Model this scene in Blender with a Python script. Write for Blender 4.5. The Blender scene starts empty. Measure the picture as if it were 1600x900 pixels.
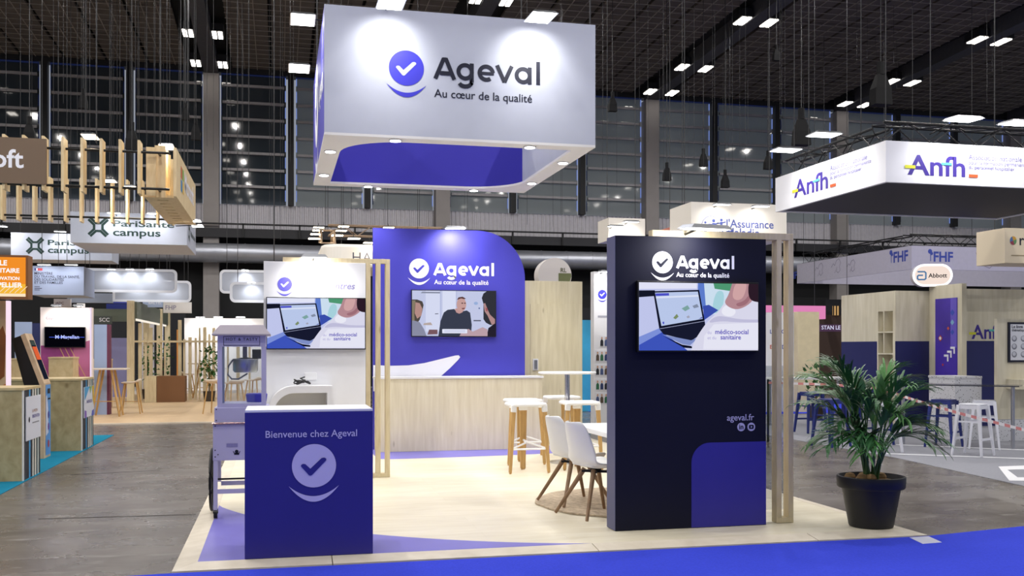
import bpy, bmesh, math, random
from mathutils import Vector, Matrix
random.seed(7)
SC = bpy.context.scene
COL = SC.collection

# ------------------------------------------------------------------ camera
FPX = 1600 * 35 / 36
YAW = math.atan(365 / FPX)
CAMZ, HORIZON = 1.58, 545
cam_d = bpy.data.cameras.new('camera')
cam_d.lens, cam_d.sensor_width, cam_d.sensor_fit = 35, 36, 'HORIZONTAL'
cam_d.shift_y = (HORIZON - 450) / 1600
cam_d.clip_end = 300
cam = bpy.data.objects.new('camera', cam_d)
COL.objects.link(cam)
cam.location = (0, 0, CAMZ)
cam.rotation_euler = (math.pi / 2, 0, -YAW)
SC.camera = cam

# ------------------------------------------------------------------ world, exposure
w = bpy.data.worlds.new('hall_daylight')
SC.world = w
w.use_nodes = True
bg = w.node_tree.nodes['Background']
bg.inputs[0].default_value = (0.80, 0.86, 1.0, 1)
bg.inputs[1].default_value = 0.34
SC.view_settings.view_transform = 'Standard'
SC.view_settings.look = 'None'
SC.view_settings.exposure = 0.0
SC.view_settings.gamma = 1.0
SC.view_settings.use_curve_mapping = False
HALL_LAMP_W = 75       # each ceiling luminaire pair
SPOT = 1.0             # overall factor for stand spotlights

# ------------------------------------------------------------------ helpers
def V(*a): return Vector(a)
UP = V(0, 0, 1)
FWD = V(math.sin(YAW), math.cos(YAW), 0)
RGT = V(math.cos(YAW), -math.sin(YAW), 0)
def ray(u, v): return FWD + RGT * ((u - 800) / FPX) + UP * ((HORIZON - v) / FPX)
def at(u, v, y):                      # photograph pixel -> point on the plane Y = y
    d = ray(u, v); return V(0, 0, CAMZ) + d * (y / d.y)
def ax(u, v, x):                      # ... on the plane X = x
    d = ray(u, v); return V(0, 0, CAMZ) + d * (x / d.x)
def gr(u, v, z=0.0):                  # ... on the level z
    d = ray(u, v); return V(0, 0, CAMZ) + d * ((z - CAMZ) / d.z)
def zc(y): return 12.9 + .028 * (39 - y)      # hall ceiling height

def lin(h):
    h = h.lstrip('#'); o = []
    for i in (0, 2, 4):
        c = int(h[i:i+2], 16) / 255
        o.append(c / 12.92 if c <= .04045 else ((c + .055) / 1.055) ** 2.4)
    return (*o, 1)

MATS = {}
def pm(name, color, rough=.5, metal=0, noise=0.0, scale=8, stretch=(1, 1, 1), emit=0, alpha=1, trans=0, bump=0, coat=0, spec=.5, ior=1.45):
    """principled material with a little procedural variation"""
    if name in MATS: return MATS[name]
    m = bpy.data.materials.new(name); m.use_nodes = True
    nt = m.node_tree; b = nt.nodes['Principled BSDF']
    c = lin(color)
    b.inputs['Base Color'].default_value = c
    b.inputs['Roughness'].default_value = rough
    b.inputs['Metallic'].default_value = metal
    b.inputs['Specular IOR Level'].default_value = spec
    b.inputs['IOR'].default_value = ior
    b.inputs['Transmission Weight'].default_value = trans
    b.inputs['Alpha'].default_value = alpha
    b.inputs['Coat Weight'].default_value = coat
    if emit:
        b.inputs['Emission Color'].default_value = c
        b.inputs['Emission Strength'].default_value = emit
    if noise or bump:
        tc = nt.nodes.new('ShaderNodeTexCoord'); mp = nt.nodes.new('ShaderNodeMapping')
        mp.inputs['Scale'].default_value = stretch
        nz = nt.nodes.new('ShaderNodeTexNoise'); nz.inputs['Scale'].default_value = scale
        nz.inputs['Detail'].default_value = 5
        nt.links.new(tc.outputs['Object'], mp.inputs[0]); nt.links.new(mp.outputs[0], nz.inputs['Vector'])
        if noise:
            r = nt.nodes.new('ShaderNodeValToRGB')
            r.color_ramp.elements[0].position, r.color_ramp.elements[1].position = .3, .7
            r.color_ramp.elements[0].color = tuple(x * (1 - noise) for x in c[:3]) + (1,)
            r.color_ramp.elements[1].color = tuple(min(1, x * (1 + noise)) for x in c[:3]) + (1,)
            nt.links.new(nz.outputs[0], r.inputs[0]); nt.links.new(r.outputs[0], b.inputs['Base Color'])
        if bump:
            bp = nt.nodes.new('ShaderNodeBump'); bp.inputs['Strength'].default_value = bump
            bp.inputs['Distance'].default_value = .01
            nt.links.new(nz.outputs[0], bp.inputs['Height']); nt.links.new(bp.outputs[0], b.inputs['Normal'])
    MATS[name] = m
    return m

def wood(name, ca, cb, stretch, rough=.5, knots=True, plank=None):
    if name in MATS: return MATS[name]
    m = bpy.data.materials.new(name); m.use_nodes = True
    nt = m.node_tree; b = nt.nodes['Principled BSDF']; b.inputs['Roughness'].default_value = rough
    N = nt.nodes.new; L = nt.links.new
    tc = N('ShaderNodeTexCoord'); mp = N('ShaderNodeMapping'); mp.inputs['Scale'].default_value = stretch
    L(tc.outputs['Object'], mp.inputs[0])
    nz = N('ShaderNodeTexNoise'); nz.inputs['Scale'].default_value = 3; nz.inputs['Detail'].default_value = 6
    nz.inputs['Distortion'].default_value = .4
    L(mp.outputs[0], nz.inputs['Vector'])
    r = N('ShaderNodeValToRGB'); r.color_ramp.elements[0].position, r.color_ramp.elements[1].position = .32, .68
    r.color_ramp.elements[0].color, r.color_ramp.elements[1].color = lin(cb), lin(ca)
    L(nz.outputs[0], r.inputs[0]); out = r.outputs[0]
    if knots:
        v = N('ShaderNodeTexVoronoi'); v.inputs['Scale'].default_value = 1.0
        mk = N('ShaderNodeMapping'); mk.inputs['Scale'].default_value = tuple(max(1.6, min(s, 6) * .8) for s in stretch)
        L(tc.outputs['Object'], mk.inputs[0]); L(mk.outputs[0], v.inputs['Vector'])
        kr = N('ShaderNodeValToRGB'); kr.color_ramp.elements[0].position, kr.color_ramp.elements[1].position = .03, .10
        kr.color_ramp.elements[0].color, kr.color_ramp.elements[1].color = (.55, .5, .4, 1), (1, 1, 1, 1)
        L(v.outputs['Distance'], kr.inputs[0])
        mx = N('ShaderNodeMix'); mx.data_type = 'RGBA'; mx.blend_type = 'MULTIPLY'; mx.inputs[0].default_value = .8
        L(out, mx.inputs[6]); L(kr.outputs[0], mx.inputs[7]); out = mx.outputs[2]
    if plank:
        br = N('ShaderNodeTexBrick'); br.offset = .4
        br.inputs['Scale'].default_value = 1; br.inputs['Brick Width'].default_value = plank[0]; br.inputs['Row Height'].default_value = plank[1]
        br.inputs['Mortar Size'].default_value = .002
        br.inputs['Color1'].default_value = (1, 1, 1, 1); br.inputs['Color2'].default_value = (.93, .92, .90, 1); br.inputs['Mortar'].default_value = (.84, .82, .78, 1)
        L(tc.outputs['Object'], br.inputs['Vector'])
        mx = N('ShaderNodeMix'); mx.data_type = 'RGBA'; mx.blend_type = 'MULTIPLY'; mx.inputs[0].default_value = .8
        L(out, mx.inputs[6]); L(br.outputs[0], mx.inputs[7]); out = mx.outputs[2]
    L(out, b.inputs['Base Color'])
    MATS[name] = m
    return m

def em(name, color, s=1.0):
    if name in MATS: return MATS[name]
    m = bpy.data.materials.new(name); m.use_nodes = True
    nt = m.node_tree; nt.nodes.clear()
    e = nt.nodes.new('ShaderNodeEmission'); o = nt.nodes.new('ShaderNodeOutputMaterial')
    e.inputs[0].default_value = lin(color); e.inputs[1].default_value = s
    nt.links.new(e.outputs[0], o.inputs[0]); MATS[name] = m
    return m

def glass(name, tint, mixfac=.12, rough=.02):
    """thin clear sheet: mostly see-through with a glossy reflection"""
    if name in MATS: return MATS[name]
    m = bpy.data.materials.new(name); m.use_nodes = True
    nt = m.node_tree; nt.nodes.clear(); N = nt.nodes.new; L = nt.links.new
    t = N('ShaderNodeBsdfTransparent'); t.inputs[0].default_value = lin(tint)
    g = N('ShaderNodeBsdfGlossy'); g.inputs['Roughness'].default_value = rough
    mx = N('ShaderNodeMixShader'); mx.inputs[0].default_value = mixfac
    o = N('ShaderNodeOutputMaterial')
    L(t.outputs[0], mx.inputs[1]); L(g.outputs[0], mx.inputs[2]); L(mx.outputs[0], o.inputs[0]); MATS[name] = m
    return m

def chaikin(pts, n=2):
    for _ in range(n):
        pts = [q for i in range(len(pts)) for q in ((pts[i][0] * .75 + pts[(i + 1) % len(pts)][0] * .25, pts[i][1] * .75 + pts[(i + 1) % len(pts)][1] * .25), (pts[i][0] * .25 + pts[(i + 1) % len(pts)][0] * .75, pts[i][1] * .25 + pts[(i + 1) % len(pts)][1] * .75))]
    return pts
def scr(h, s=.95): return em('screen_' + h.strip('#'), h, s)

class Fr:
    """a vertical drawing surface: origin, horizontal reading direction; normal faces the reader"""
    def __init__(s, o, xd=(1, 0, 0), up=(0, 0, 1)):
        s.o, s.x, s.u = Vector(o), Vector(xd).normalized(), Vector(up).normalized(); s.n = s.x.cross(s.u)
    def p(s, a, b, d=0): return s.o + s.x * a + s.u * b + s.n * d

WORLD = {}
class MB:
    def __init__(s): s.v, s.f, s.mi, s.mats, s.cur = [], [], [], [], None
    def mat(s, m): s.cur = m; return s
    def _face(s, idx):
        if s.cur is not None and s.cur not in s.mats: s.mats.append(s.cur)
        s.f.append(idx); s.mi.append(s.mats.index(s.cur) if s.cur is not None else 0)
    def raw(s, verts, faces):
        n = len(s.v); s.v += [Vector(p) for p in verts]
        for f in faces: s._face([i + n for i in f])
        return s
    def box(s, x0, x1, y0, y1, z0, z1):
        return s.raw([(x0, y0, z0), (x1, y0, z0), (x1, y1, z0), (x0, y1, z0), (x0, y0, z1), (x1, y0, z1), (x1, y1, z1), (x0, y1, z1)],
                     [(0, 3, 2, 1), (4, 5, 6, 7), (0, 1, 5, 4), (1, 2, 6, 5), (2, 3, 7, 6), (3, 0, 4, 7)])
    def fbox(s, fr, a0, a1, b0, b1, d0, d1):
        P = [fr.p(a, b, d) for b in (b0, b1) for (a, d) in ((a0, d1), (a1, d1), (a1, d0), (a0, d0))]
        return s.raw(P, [(0, 3, 2, 1), (4, 5, 6, 7), (0, 1, 5, 4), (1, 2, 6, 5), (2, 3, 7, 6), (3, 0, 4, 7)])
    def bar(s, p0, p1, w, d=None, tw=None, td=None, side=None):
        """rectangular bar between two points (tapering to tw x td)"""
        p0, p1 = Vector(p0), Vector(p1); d = d or w; tw = tw or w; td = td or d
        ax_ = (p1 - p0).normalized()
        sd = Vector(side) if side else (V(1, 0, 0) if abs(ax_.x) < .9 else V(0, 1, 0))
        b = ax_.cross(sd).normalized(); a = b.cross(ax_).normalized()
        P = []
        for p, ww, dd in ((p0, w, d), (p1, tw, td)):
            for i, j in ((-1, -1), (1, -1), (1, 1), (-1, 1)): P.append(p + a * i * ww / 2 + b * j * dd / 2)
        return s.raw(P, [(0, 3, 2, 1), (4, 5, 6, 7), (0, 1, 5, 4), (1, 2, 6, 5), (2, 3, 7, 6), (3, 0, 4, 7)])
    def cyl(s, p0, p1, r0, r1=None, n=12, cap=True):
        r1 = r0 if r1 is None else r1
        p0, p1 = Vector(p0), Vector(p1); ax_ = (p1 - p0).normalized()
        a = ax_.cross(V(1, 0, 0) if abs(ax_.x) < .9 else V(0, 1, 0)).normalized(); b = ax_.cross(a)
        P = []
        for p, r in ((p0, r0), (p1, r1)):
            for i in range(n):
                t = 2 * math.pi * i / n; P.append(p + (a * math.cos(t) + b * math.sin(t)) * r)
        F = [(i, (i + 1) % n, n + (i + 1) % n, n + i) for i in range(n)]
        if cap: F += [tuple(range(n))[::-1], tuple(range(n, 2 * n))]
        return s.raw(P, F)
    def tube(s, pts, r, n=8, closed=False):
        pts = [Vector(p) for p in pts]; m = len(pts); P = []
        for k, p in enumerate(pts):
            t = (pts[(k + 1) % m] - pts[k - 1]) if closed else (pts[min(k + 1, m - 1)] - pts[max(k - 1, 0)])
            t.normalize()
            a = t.cross(UP if abs(t.z) < .95 else V(1, 0, 0)).normalized(); b = t.cross(a)
            rr = r[k] if isinstance(r, (list, tuple)) else r
            for i in range(n):
                q = 2 * math.pi * i / n; P.append(p + (a * math.cos(q) + b * math.sin(q)) * rr)
        F = []
        for k in range(m if closed else m - 1):
            for i in range(n):
                A, B = k * n, ((k + 1) % m) * n
                F.append((A + i, A + (i + 1) % n, B + (i + 1) % n, B + i))
        if not closed: F += [tuple(range(n))[::-1], tuple(range((m - 1) * n, m * n))]
        return s.raw(P, F)
    def lathe(s, prof, c=(0, 0, 0), n=28):
        c = Vector(c); P = [c + V(r * math.cos(2 * math.pi * i / n), r * math.sin(2 * math.pi * i / n), z) for r, z in prof for i in range(n)]
        F = [(k * n + i, k * n + (i + 1) % n, (k + 1) * n + (i + 1) % n, (k + 1) * n + i) for k in range(len(prof) - 1) for i in range(n)]
        return s.raw(P, F)
    def prism(s, fr, pts, d0, d1):
        n = len(pts); P = [fr.p(a, b, d1) for a, b in pts] + [fr.p(a, b, d0) for a, b in pts]
        F = [tuple(range(n)), tuple(range(n, 2 * n))[::-1]] + [(i, n + i, n + (i + 1) % n, (i + 1) % n) for i in range(n)]
        return s.raw(P, F)
    def slab(s, pts, z0, z1):
        n = len(pts); P = [(x, y, z1) for x, y in pts] + [(x, y, z0) for x, y in pts]
        F = [tuple(range(n)), tuple(range(n, 2 * n))[::-1]] + [(i, n + i, n + (i + 1) % n, (i + 1) % n) for i in range(n)]
        return s.raw(P, F)
    def poly(s, fr, pts, d=.003): return s.raw([fr.p(a, b, d) for a, b in pts], [tuple(range(len(pts)))])
    def rect(s, fr, a0, a1, b0, b1, d=.003): return s.poly(fr, [(a0, b0), (a1, b0), (a1, b1), (a0, b1)], d)
    def disc(s, fr, a, b, r, d=.003, n=40, ry=None):
        ry = ry or r
        return s.poly(fr, [(a + r * math.cos(2 * math.pi * i / n), b + ry * math.sin(2 * math.pi * i / n)) for i in range(n)], d)
    def stroke(s, fr, pts, w, d=.003, closed=False):
        P = [Vector((a, b)) for a, b in pts]; n = len(P); Lf, Rt = [], []
        for k in range(n):
            if closed: t0, t1 = P[k] - P[k - 1], P[(k + 1) % n] - P[k]
            else: t0 = P[k] - P[k - 1] if k else P[1] - P[0]; t1 = P[k + 1] - P[k] if k < n - 1 else t0
            t0, t1 = t0.normalized(), t1.normalized(); t = (t0 + t1).normalized()
            nn = Vector((-t.y, t.x)); sc = 1 / max(.5, nn.dot(Vector((-t0.y, t0.x))))
            Lf.append(P[k] + nn * w / 2 * sc); Rt.append(P[k] - nn * w / 2 * sc)
        V_ = [fr.p(q.x, q.y, d) for q in Lf] + [fr.p(q.x, q.y, d) for q in Rt]
        F = [(n + k, n + (k + 1) % n, (k + 1) % n, k) for k in range(n if closed else n - 1)]
        return s.raw(V_, F)
    def build(s, name, m=None, parent=None, smooth=False, bevel=0, origin=None, kind=None):
        me = bpy.data.meshes.new(name)
        if parent is not None: off = WORLD.get(parent.name, V(0, 0, 0))
        elif origin is not None: off = Vector(origin)
        else:
            xs = [p.x for p in s.v]; ys = [p.y for p in s.v]
            off = V((min(xs) + max(xs)) / 2, (min(ys) + max(ys)) / 2, min(p.z for p in s.v))
        me.from_pydata([p - off for p in s.v], [], s.f)
        if s.mats:
            for q in s.mats: me.materials.append(q)
            me.polygons.foreach_set('material_index', s.mi)
        elif m: me.materials.append(m)
        if smooth:
            me.polygons.foreach_set('use_smooth', [True] * len(me.polygons))
            try: me.set_sharp_from_angle(angle=math.radians(40))
            except Exception: pass
        me.update()
        o = bpy.data.objects.new(name, me); COL.objects.link(o)
        if parent is not None: o.parent = parent; WORLD[o.name] = off
        else: o.location = off; WORLD[o.name] = off
        if bevel:
            b = o.modifiers.new('bevel', 'BEVEL'); b.width = bevel; b.segments = 2; b.limit_method = 'ANGLE'
        if kind: o['kind'] = kind
        return o

def tag(o, label, cat, group=None):
    o['label'] = label; o['category'] = cat
    if group: o['group'] = group
    return o
def thing(name, label, cat, loc=(0, 0, 0), group=None):
    o = bpy.data.objects.new(name, None); COL.objects.link(o); o.location = loc
    o.empty_display_size = .1
    WORLD[o.name] = Vector(loc)
    return tag(o, label, cat, group)
def struct(o): o['kind'] = 'structure'; return o
def dup(root, loc, rz, label, group=None):
    r = root.copy(); COL.objects.link(r); r.location = loc; r.rotation_euler = (0, 0, rz); r['label'] = label
    if group: r['group'] = group
    WORLD[r.name] = Vector(loc)
    for ch in root.children:
        c = ch.copy(); COL.objects.link(c); c.parent = r
        for g in ch.children:
            e = g.copy(); COL.objects.link(e); e.parent = c
    return r

def text(s, m, parent, fr, a, b, width=None, height=None, bold=0.0, shear=0, d=.004, name='lettering', label=None, space=1.0):
    """flat lettering on a drawing surface, left end of the baseline at (a, b)"""
    cu = bpy.data.curves.new('t', 'FONT'); cu.body = s; cu.size = 1; cu.offset = bold; cu.shear = shear; cu.space_character = space
    cu.resolution_u = 3; cu.fill_mode = 'FRONT'
    ob = bpy.data.objects.new('t', cu); COL.objects.link(ob)
    dg = bpy.context.evaluated_depsgraph_get(); me = ob.evaluated_get(dg).to_mesh()
    vs = [v.co.copy() for v in me.vertices]; fs = [tuple(p.vertices) for p in me.polygons]
    ob.evaluated_get(dg).to_mesh_clear(); bpy.data.objects.remove(ob); bpy.data.curves.remove(cu)
    if not vs: return None
    x0, x1 = min(v.x for v in vs), max(v.x for v in vs)
    k = width / (x1 - x0) if width else height / .73
    kz = height / .73 if height else k
    mb = MB(); mb.raw([fr.p(a + (v.x - x0) * k, b + v.y * kz, d) for v in vs], fs)
    o = mb.build(name, m, parent)
    if label: o['label'] = label
    return o

def arc(cx, cy, r, a0, a1, n=18, ry=None):
    ry = ry or r
    return [(cx + r * math.cos(math.radians(a0 + (a1 - a0) * i / n)), cy + ry * math.sin(math.radians(a0 + (a1 - a0) * i / n))) for i in range(n + 1)]
def rrect(a0, a1, b0, b1, r, corners=(1, 1, 1, 1)):
    """rounded rectangle outline: corners bl, br, tr, tl"""
    P = []
    for (cx, cy, px, py, s, k) in ((a0 + r, b0 + r, a0, b0, 180, 0), (a1 - r, b0 + r, a1, b0, 270, 1), (a1 - r, b1 - r, a1, b1, 0, 2), (a0 + r, b1 - r, a0, b1, 90, 3)):
        P += arc(cx, cy, r, s, s + 90, 10) if corners[k] else [(px, py)]
    return P

def point_light(kind, name, loc, target, power, color=(1, .97, .93), parent=None, size=.15, angle=70, blend=.6):
    L = bpy.data.lights.new(name, kind); L.energy = power; L.color = color
    if kind == 'SPOT': L.spot_size = math.radians(angle); L.spot_blend = blend; L.shadow_soft_size = size
    if kind == 'AREA': L.shape = 'RECTANGLE'; L.size, L.size_y = size
    o = bpy.data.objects.new(name, L); COL.objects.link(o)
    dv = Vector(target) - Vector(loc)
    o.rotation_euler = dv.to_track_quat('-Z', 'Y').to_euler()
    if parent is not None: o.parent = parent; o.location = Vector(loc) - WORLD[parent.name]
    else: o.location = loc
    return o

# ------------------------------------------------------------------ materials
WHITE = pm('white_laminate', '#e9e9ec', .45, noise=.02, scale=3)
WHITEP = pm('white_plastic', '#eeeeee', .35)
WHITEF = pm('white_stretched_fabric', '#bcc0cc', .75, noise=.02, scale=4)
BLUE = pm('indigo_vinyl', '#4340b4', .55, noise=.02, scale=3)
BLUED = pm('indigo_printed_board', '#322d94', .5, noise=.02, scale=3)
NAVY = pm('midnight_navy_board', '#0a0c24', .6, noise=.05, scale=3, spec=.3)
NAVYG = pm('grey_navy_edge', '#55587a', .5)
LOGOW = pm('white_vinyl_lettering', '#f2f2fa', .5)
LOGOL = pm('pale_lilac_vinyl', '#b9b6dc', .5)
LOGOB = pm('indigo_vinyl_print', '#3a38c0', .5)
INK = pm('dark_navy_ink', '#11142a', .5)
BLACK = pm('black_plastic', '#0b0b0d', .4)
BLACKM = pm('black_matt_metal', '#141416', .5, metal=.3)
STEEL = pm('brushed_steel', '#b8bac0', .3, metal=1)
CHROME = pm('chrome', '#dddde2', .1, metal=1)
PINE = wood('pale_pine_board', '#e2d8b8', '#d3c8a4', (7, 7, .6))
PINEW = wood('warm_pine_timber', '#dccdaa', '#ccbb94', (9, 9, 1.2))
OAK = wood('honey_oak_legs', '#c9a467', '#b58d55', (9, 9, 1.2), knots=False)
WALNUT = wood('weathered_oak_legs', '#9a7a58', '#7f6246', (9, 9, 1.5), knots=False)
BIRCH = wood('birch_plywood', '#cbb58a', '#b89f72', (3, 3, 2.4))
PLANK = wood('pale_plank_vinyl', '#eee6d0', '#e4dac0', (.9, 5, 5), rough=.38, knots=False, plank=(1.6, .2))
LAMPW = em('lamp_lens_glow', '#ffffff', 14)
LAMPY = em('warm_lamp_lens_glow', '#ffeccb', 14)
CABLE = pm('thin_steel_wire', '#2e2e30', .6)
TRUSS = pm('dark_truss_metal', '#2a2a2c', .45, metal=.6)

# ------------------------------------------------------------------ setting: floor
def floor_mat():
    m = bpy.data.materials.new('worn_concrete'); m.use_nodes = True
    nt = m.node_tree; b = nt.nodes['Principled BSDF']; N = nt.nodes.new; L = nt.links.new
    tc = N('ShaderNodeTexCoord')
    def noise(scale, det, stretch=(1, 1, 1)):
        mp = N('ShaderNodeMapping'); mp.inputs['Scale'].default_value = stretch; mp.inputs['Rotation'].default_value = (0, 0, .12)
        n = N('ShaderNodeTexNoise'); n.inputs['Scale'].default_value = scale; n.inputs['Detail'].default_value = det
        L(tc.outputs['Object'], mp.inputs[0]); L(mp.outputs[0], n.inputs['Vector']); return n.outputs[0]
    def ramp(src, p0, c0, p1, c1):
        r = N('ShaderNodeValToRGB'); r.color_ramp.elements[0].position, r.color_ramp.elements[1].position = p0, p1
        r.color_ramp.elements[0].color, r.color_ramp.elements[1].color = lin(c0), lin(c1); L(src, r.inputs[0]); return r.outputs[0]
    def mix(f, a, c, mode='MIX'):
        x = N('ShaderNodeMix'); x.data_type = 'RGBA'; x.blend_type = mode
        if isinstance(f, float): x.inputs[0].default_value = f
        else: L(f, x.inputs[0])
        L(a, x.inputs[6])
        if isinstance(c, str): x.inputs[7].default_value = lin(c)
        else: L(c, x.inputs[7])
        return x.outputs[2]
    base = ramp(noise(.6, 6), .3, '#5c5652', .7, '#7b7570')
    streak = ramp(noise(1.6, 9, (.8, 1.5, 1)), .33, '#a29d98', .62, '#ffffff')
    c = mix(.55, base, streak, 'MULTIPLY')
    scuff = ramp(noise(4, 9, (.7, 1.8, 1)), .58, '#000000', .74, '#ffffff')
    c = mix(scuff, c, '#8a8683')
    rust = ramp(noise(.45, 3), .62, '#000000', .78, '#ffffff')
    c = mix(rust, c, '#6b5648')
    L(c, b.inputs['Base Color'])
    rr = N('ShaderNodeMapRange'); rr.inputs[3].default_value = .14; rr.inputs[4].default_value = .42
    L(noise(1.7, 5), rr.inputs[0]); L(rr.outputs[0], b.inputs['Roughness'])
    bp = N('ShaderNodeBump'); bp.inputs['Strength'].default_value = .06; bp.inputs['Distance'].default_value = .01
    L(noise(9, 8, (.5, 2, 1)), bp.inputs['Height']); L(bp.outputs[0], b.inputs['Normal'])
    return m
struct(MB().box(-30, 45, -6, 41.5, -.2, 0).build('floor', floor_mat(), origin=(0, 0, 0)))
FLOOR = bpy.data.objects['floor']
for a_, b_ in ((gr(60, 811), gr(306, 804)), (gr(175, 681), gr(336, 677)), (gr(110, 742), gr(250, 735))):
    MB().bar(a_ + UP * .001, b_ + UP * .001, .012, .003).build('floor_joint', pm('dark_joint', '#2c2826', .8), FLOOR)
CARPET = pm('cobalt_carpet', '#3a48cf', .95, noise=.08, scale=60, bump=.15, spec=.1)
TEAL = pm('teal_carpet', '#1b7c9a', .95, noise=.08, scale=60, bump=.15, spec=.1)
GREYC = pm('pale_grey_carpet', '#8f9098', .9, noise=.05, scale=30, spec=.2)
tag(MB().slab([(-1.35, 7.30), (-4, 6.6), (-4, -4), (9, -4), (12, 7.9), (6.4, 7.56), (5.3, 7.35), (-.8, 7.34)], 0, .006).build('aisle_carpet', CARPET),
    'cobalt blue aisle carpet running along the front of the stand', 'carpet')
tag(MB().slab([(5.06, 7.06), (5.25, 7.08), (5.31, 7.33), (5.12, 7.32)], .006, .008).build('floor_tape', pm('white_tape', '#c9cbe0', .6)),
    'short pale tape patch on the blue carpet near the plant', 'tape')
tag(MB().slab([(7.6, 22), (34, 22), (34, 26.5), (7.6, 26.5)], 0, .006).build('cross_aisle_carpet', CARPET),
    'cobalt blue carpet of the far aisle behind the stand', 'carpet')
tag(MB().slab([(-9, 10), (-2.93, 11.2), (-2.93, 19.4), (-9, 19.4)], 0, .006).build('teal_carpet', TEAL),
    'teal carpet under the striped plywood counters', 'carpet')
gp = MB().slab([(8.25, 9.0), (22, 9.0), (22, 21.5), (8.7, 21.5), (8.7, 12.8)], 0, .006).build('grey_carpet', GREYC)
tag(gp, 'pale grey carpet with white lines under the navy and white stools', 'carpet')
WTAPE = pm('white_floor_marking', '#e6e6ea', .7)
for a, b_ in ((gr(1385, 709.5), gr(1605, 717.5)), (gr(1400, 695.5), gr(1605, 704))):
    MB().bar(a + UP * .008, b_ + UP * .008, .09, .004).build('floor_line', WTAPE, gp)
q = [gr(1560, 730), gr(1640, 727), gr(1640, 733), gr(1574, 735), gr(1590, 747), gr(1650, 747), gr(1650, 753), gr(1577, 752)]
MB().slab([(p.x, p.y) for p in q], .006, .010).build('floor_outline', WTAPE, gp)

# ------------------------------------------------------------------ setting: hall ceiling
CEIL = pm('dark_acoustic_tile', '#5a534d', .9, noise=.2, scale=1.5)
CEILD = pm('black_ceiling_void', '#121213', .9)
BEAMC = pm('grey_concrete_beam', '#4a4a4e', .8, noise=.08)
GRIDM = pm('ceiling_grid_strip', '#8a827a', .7)
SL = math.atan(.028)
ceil = struct(MB().raw([(-32, -6, zc(-6) + .25), (48, -6, zc(-6) + .25), (48, 41.5, zc(41.5) + .25), (-32, 41.5, zc(41.5) + .25),
                        (-32, -6, zc(-6) + .5), (48, -6, zc(-6) + .5), (48, 41.5, zc(41.5) + .5), (-32, 41.5, zc(41.5) + .5)],
                       [(0, 3, 2, 1), (4, 5, 6, 7), (0, 1, 5, 4), (1, 2, 6, 5), (2, 3, 7, 6), (3, 0, 4, 7)]).build('ceiling', CEILD, origin=(0, 0, 0)))
BEAMX = [-2.6 + 9.3 * k for k in range(-3, 5)]
pan = None
grid = MB()
for bx_ in BEAMX[1:]:
    for k in range(5):
        x0 = bx_ + .8 + k * 1.54; x1 = x0 + 1.46
        for j in range(5):
            y0 = 25.4 + j * 3.2; y1 = y0 + 3.16
            if x0 < -12 or x0 > 37: continue
            if pan is None:
                pan = MB().box(-.71, .71, -1.57, 1.57, 0, .1).build('ceiling_panel', CEIL, ceil)
                o = pan
            else:
                o = pan.copy(); COL.objects.link(o)
            o.location = ((x0 + x1) / 2, (y0 + y1) / 2, zc((y0 + y1) / 2)); o.rotation_euler = (-SL, 0, 0)
        for i in range(1, 3):
            xx = x0 + i * 1.46 / 3
            grid.bar((xx, 25.4, zc(25.4) - .012), (xx, 41.4, zc(41.4) - .012), .03, .02)
    n = 0
    yy = 25.6
    while yy < 41.4:
        grid.box(bx_ + .8, bx_ + 8.42, yy - .014, yy + .014, zc(yy) - .02, zc(yy)); yy += .53
grid.build('grid_strips', GRIDM, ceil, kind='stuff')
FIXT = pm('fixture_housing', '#222224', .5)
n = 0
for bx_ in BEAMX:
    b0 = MB().raw([(bx_ + sx * .27, y, zc(y) + dz) for y in (-6, 41.5) for sx, dz in ((-1, -.3), (1, -.3), (1, .3), (-1, .3))],
                  [(0, 1, 2, 3), (7, 6, 5, 4), (0, 4, 5, 1), (1, 5, 6, 2), (2, 6, 7, 3), (3, 7, 4, 0)]).build('trim_%d' % (n + 1), BEAMC, origin=(bx_, 0, 12)); struct(b0); n += 1
lampmb = None
fy = [-1, 4.2, 9.4, 14.6, 19.8, 25.6, 31.45, 36.7, 40.15]
fix_proto = None
for bi, bx_ in enumerate(BEAMX[1:-1]):
    for y in fy:
        for sx in (-.5, .5):
            z = zc(y) - .27
            nm = 'twin tube ceiling luminaire recessed beside a concrete roof beam'
            if fix_proto is None:
                fix_proto = thing('ceiling_luminaire', nm, 'ceiling light', (0, 0, 0), 'hall ceiling luminaires')
                MB().box(-.22, .22, -.42, .42, 0, .27).build('housing', FIXT, fix_proto)
                for s in (-1, 1):
                    MB().box(s * .1 - .07, s * .1 + .07, -.36, .36, -.03, 0).build('tube', em('hall_tube_glow', '#fff8ee', 9), fix_proto)
                fix_proto.location = (bx_ + sx, y, z); fix_proto.rotation_euler = (-SL, 0, 0)
            else:
                o = dup(fix_proto, (bx_ + sx, y, z), 0, nm); o.rotation_euler = (-SL, 0, 0)
        if y < 36: point_light('SPOT', 'hall_luminaire_light', (bx_ + .5, y, zc(y) - .34), (bx_ + .5, y, 0), HALL_LAMP_W * 10, (1, .97, .94), None, .07, 165, .3)

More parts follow.
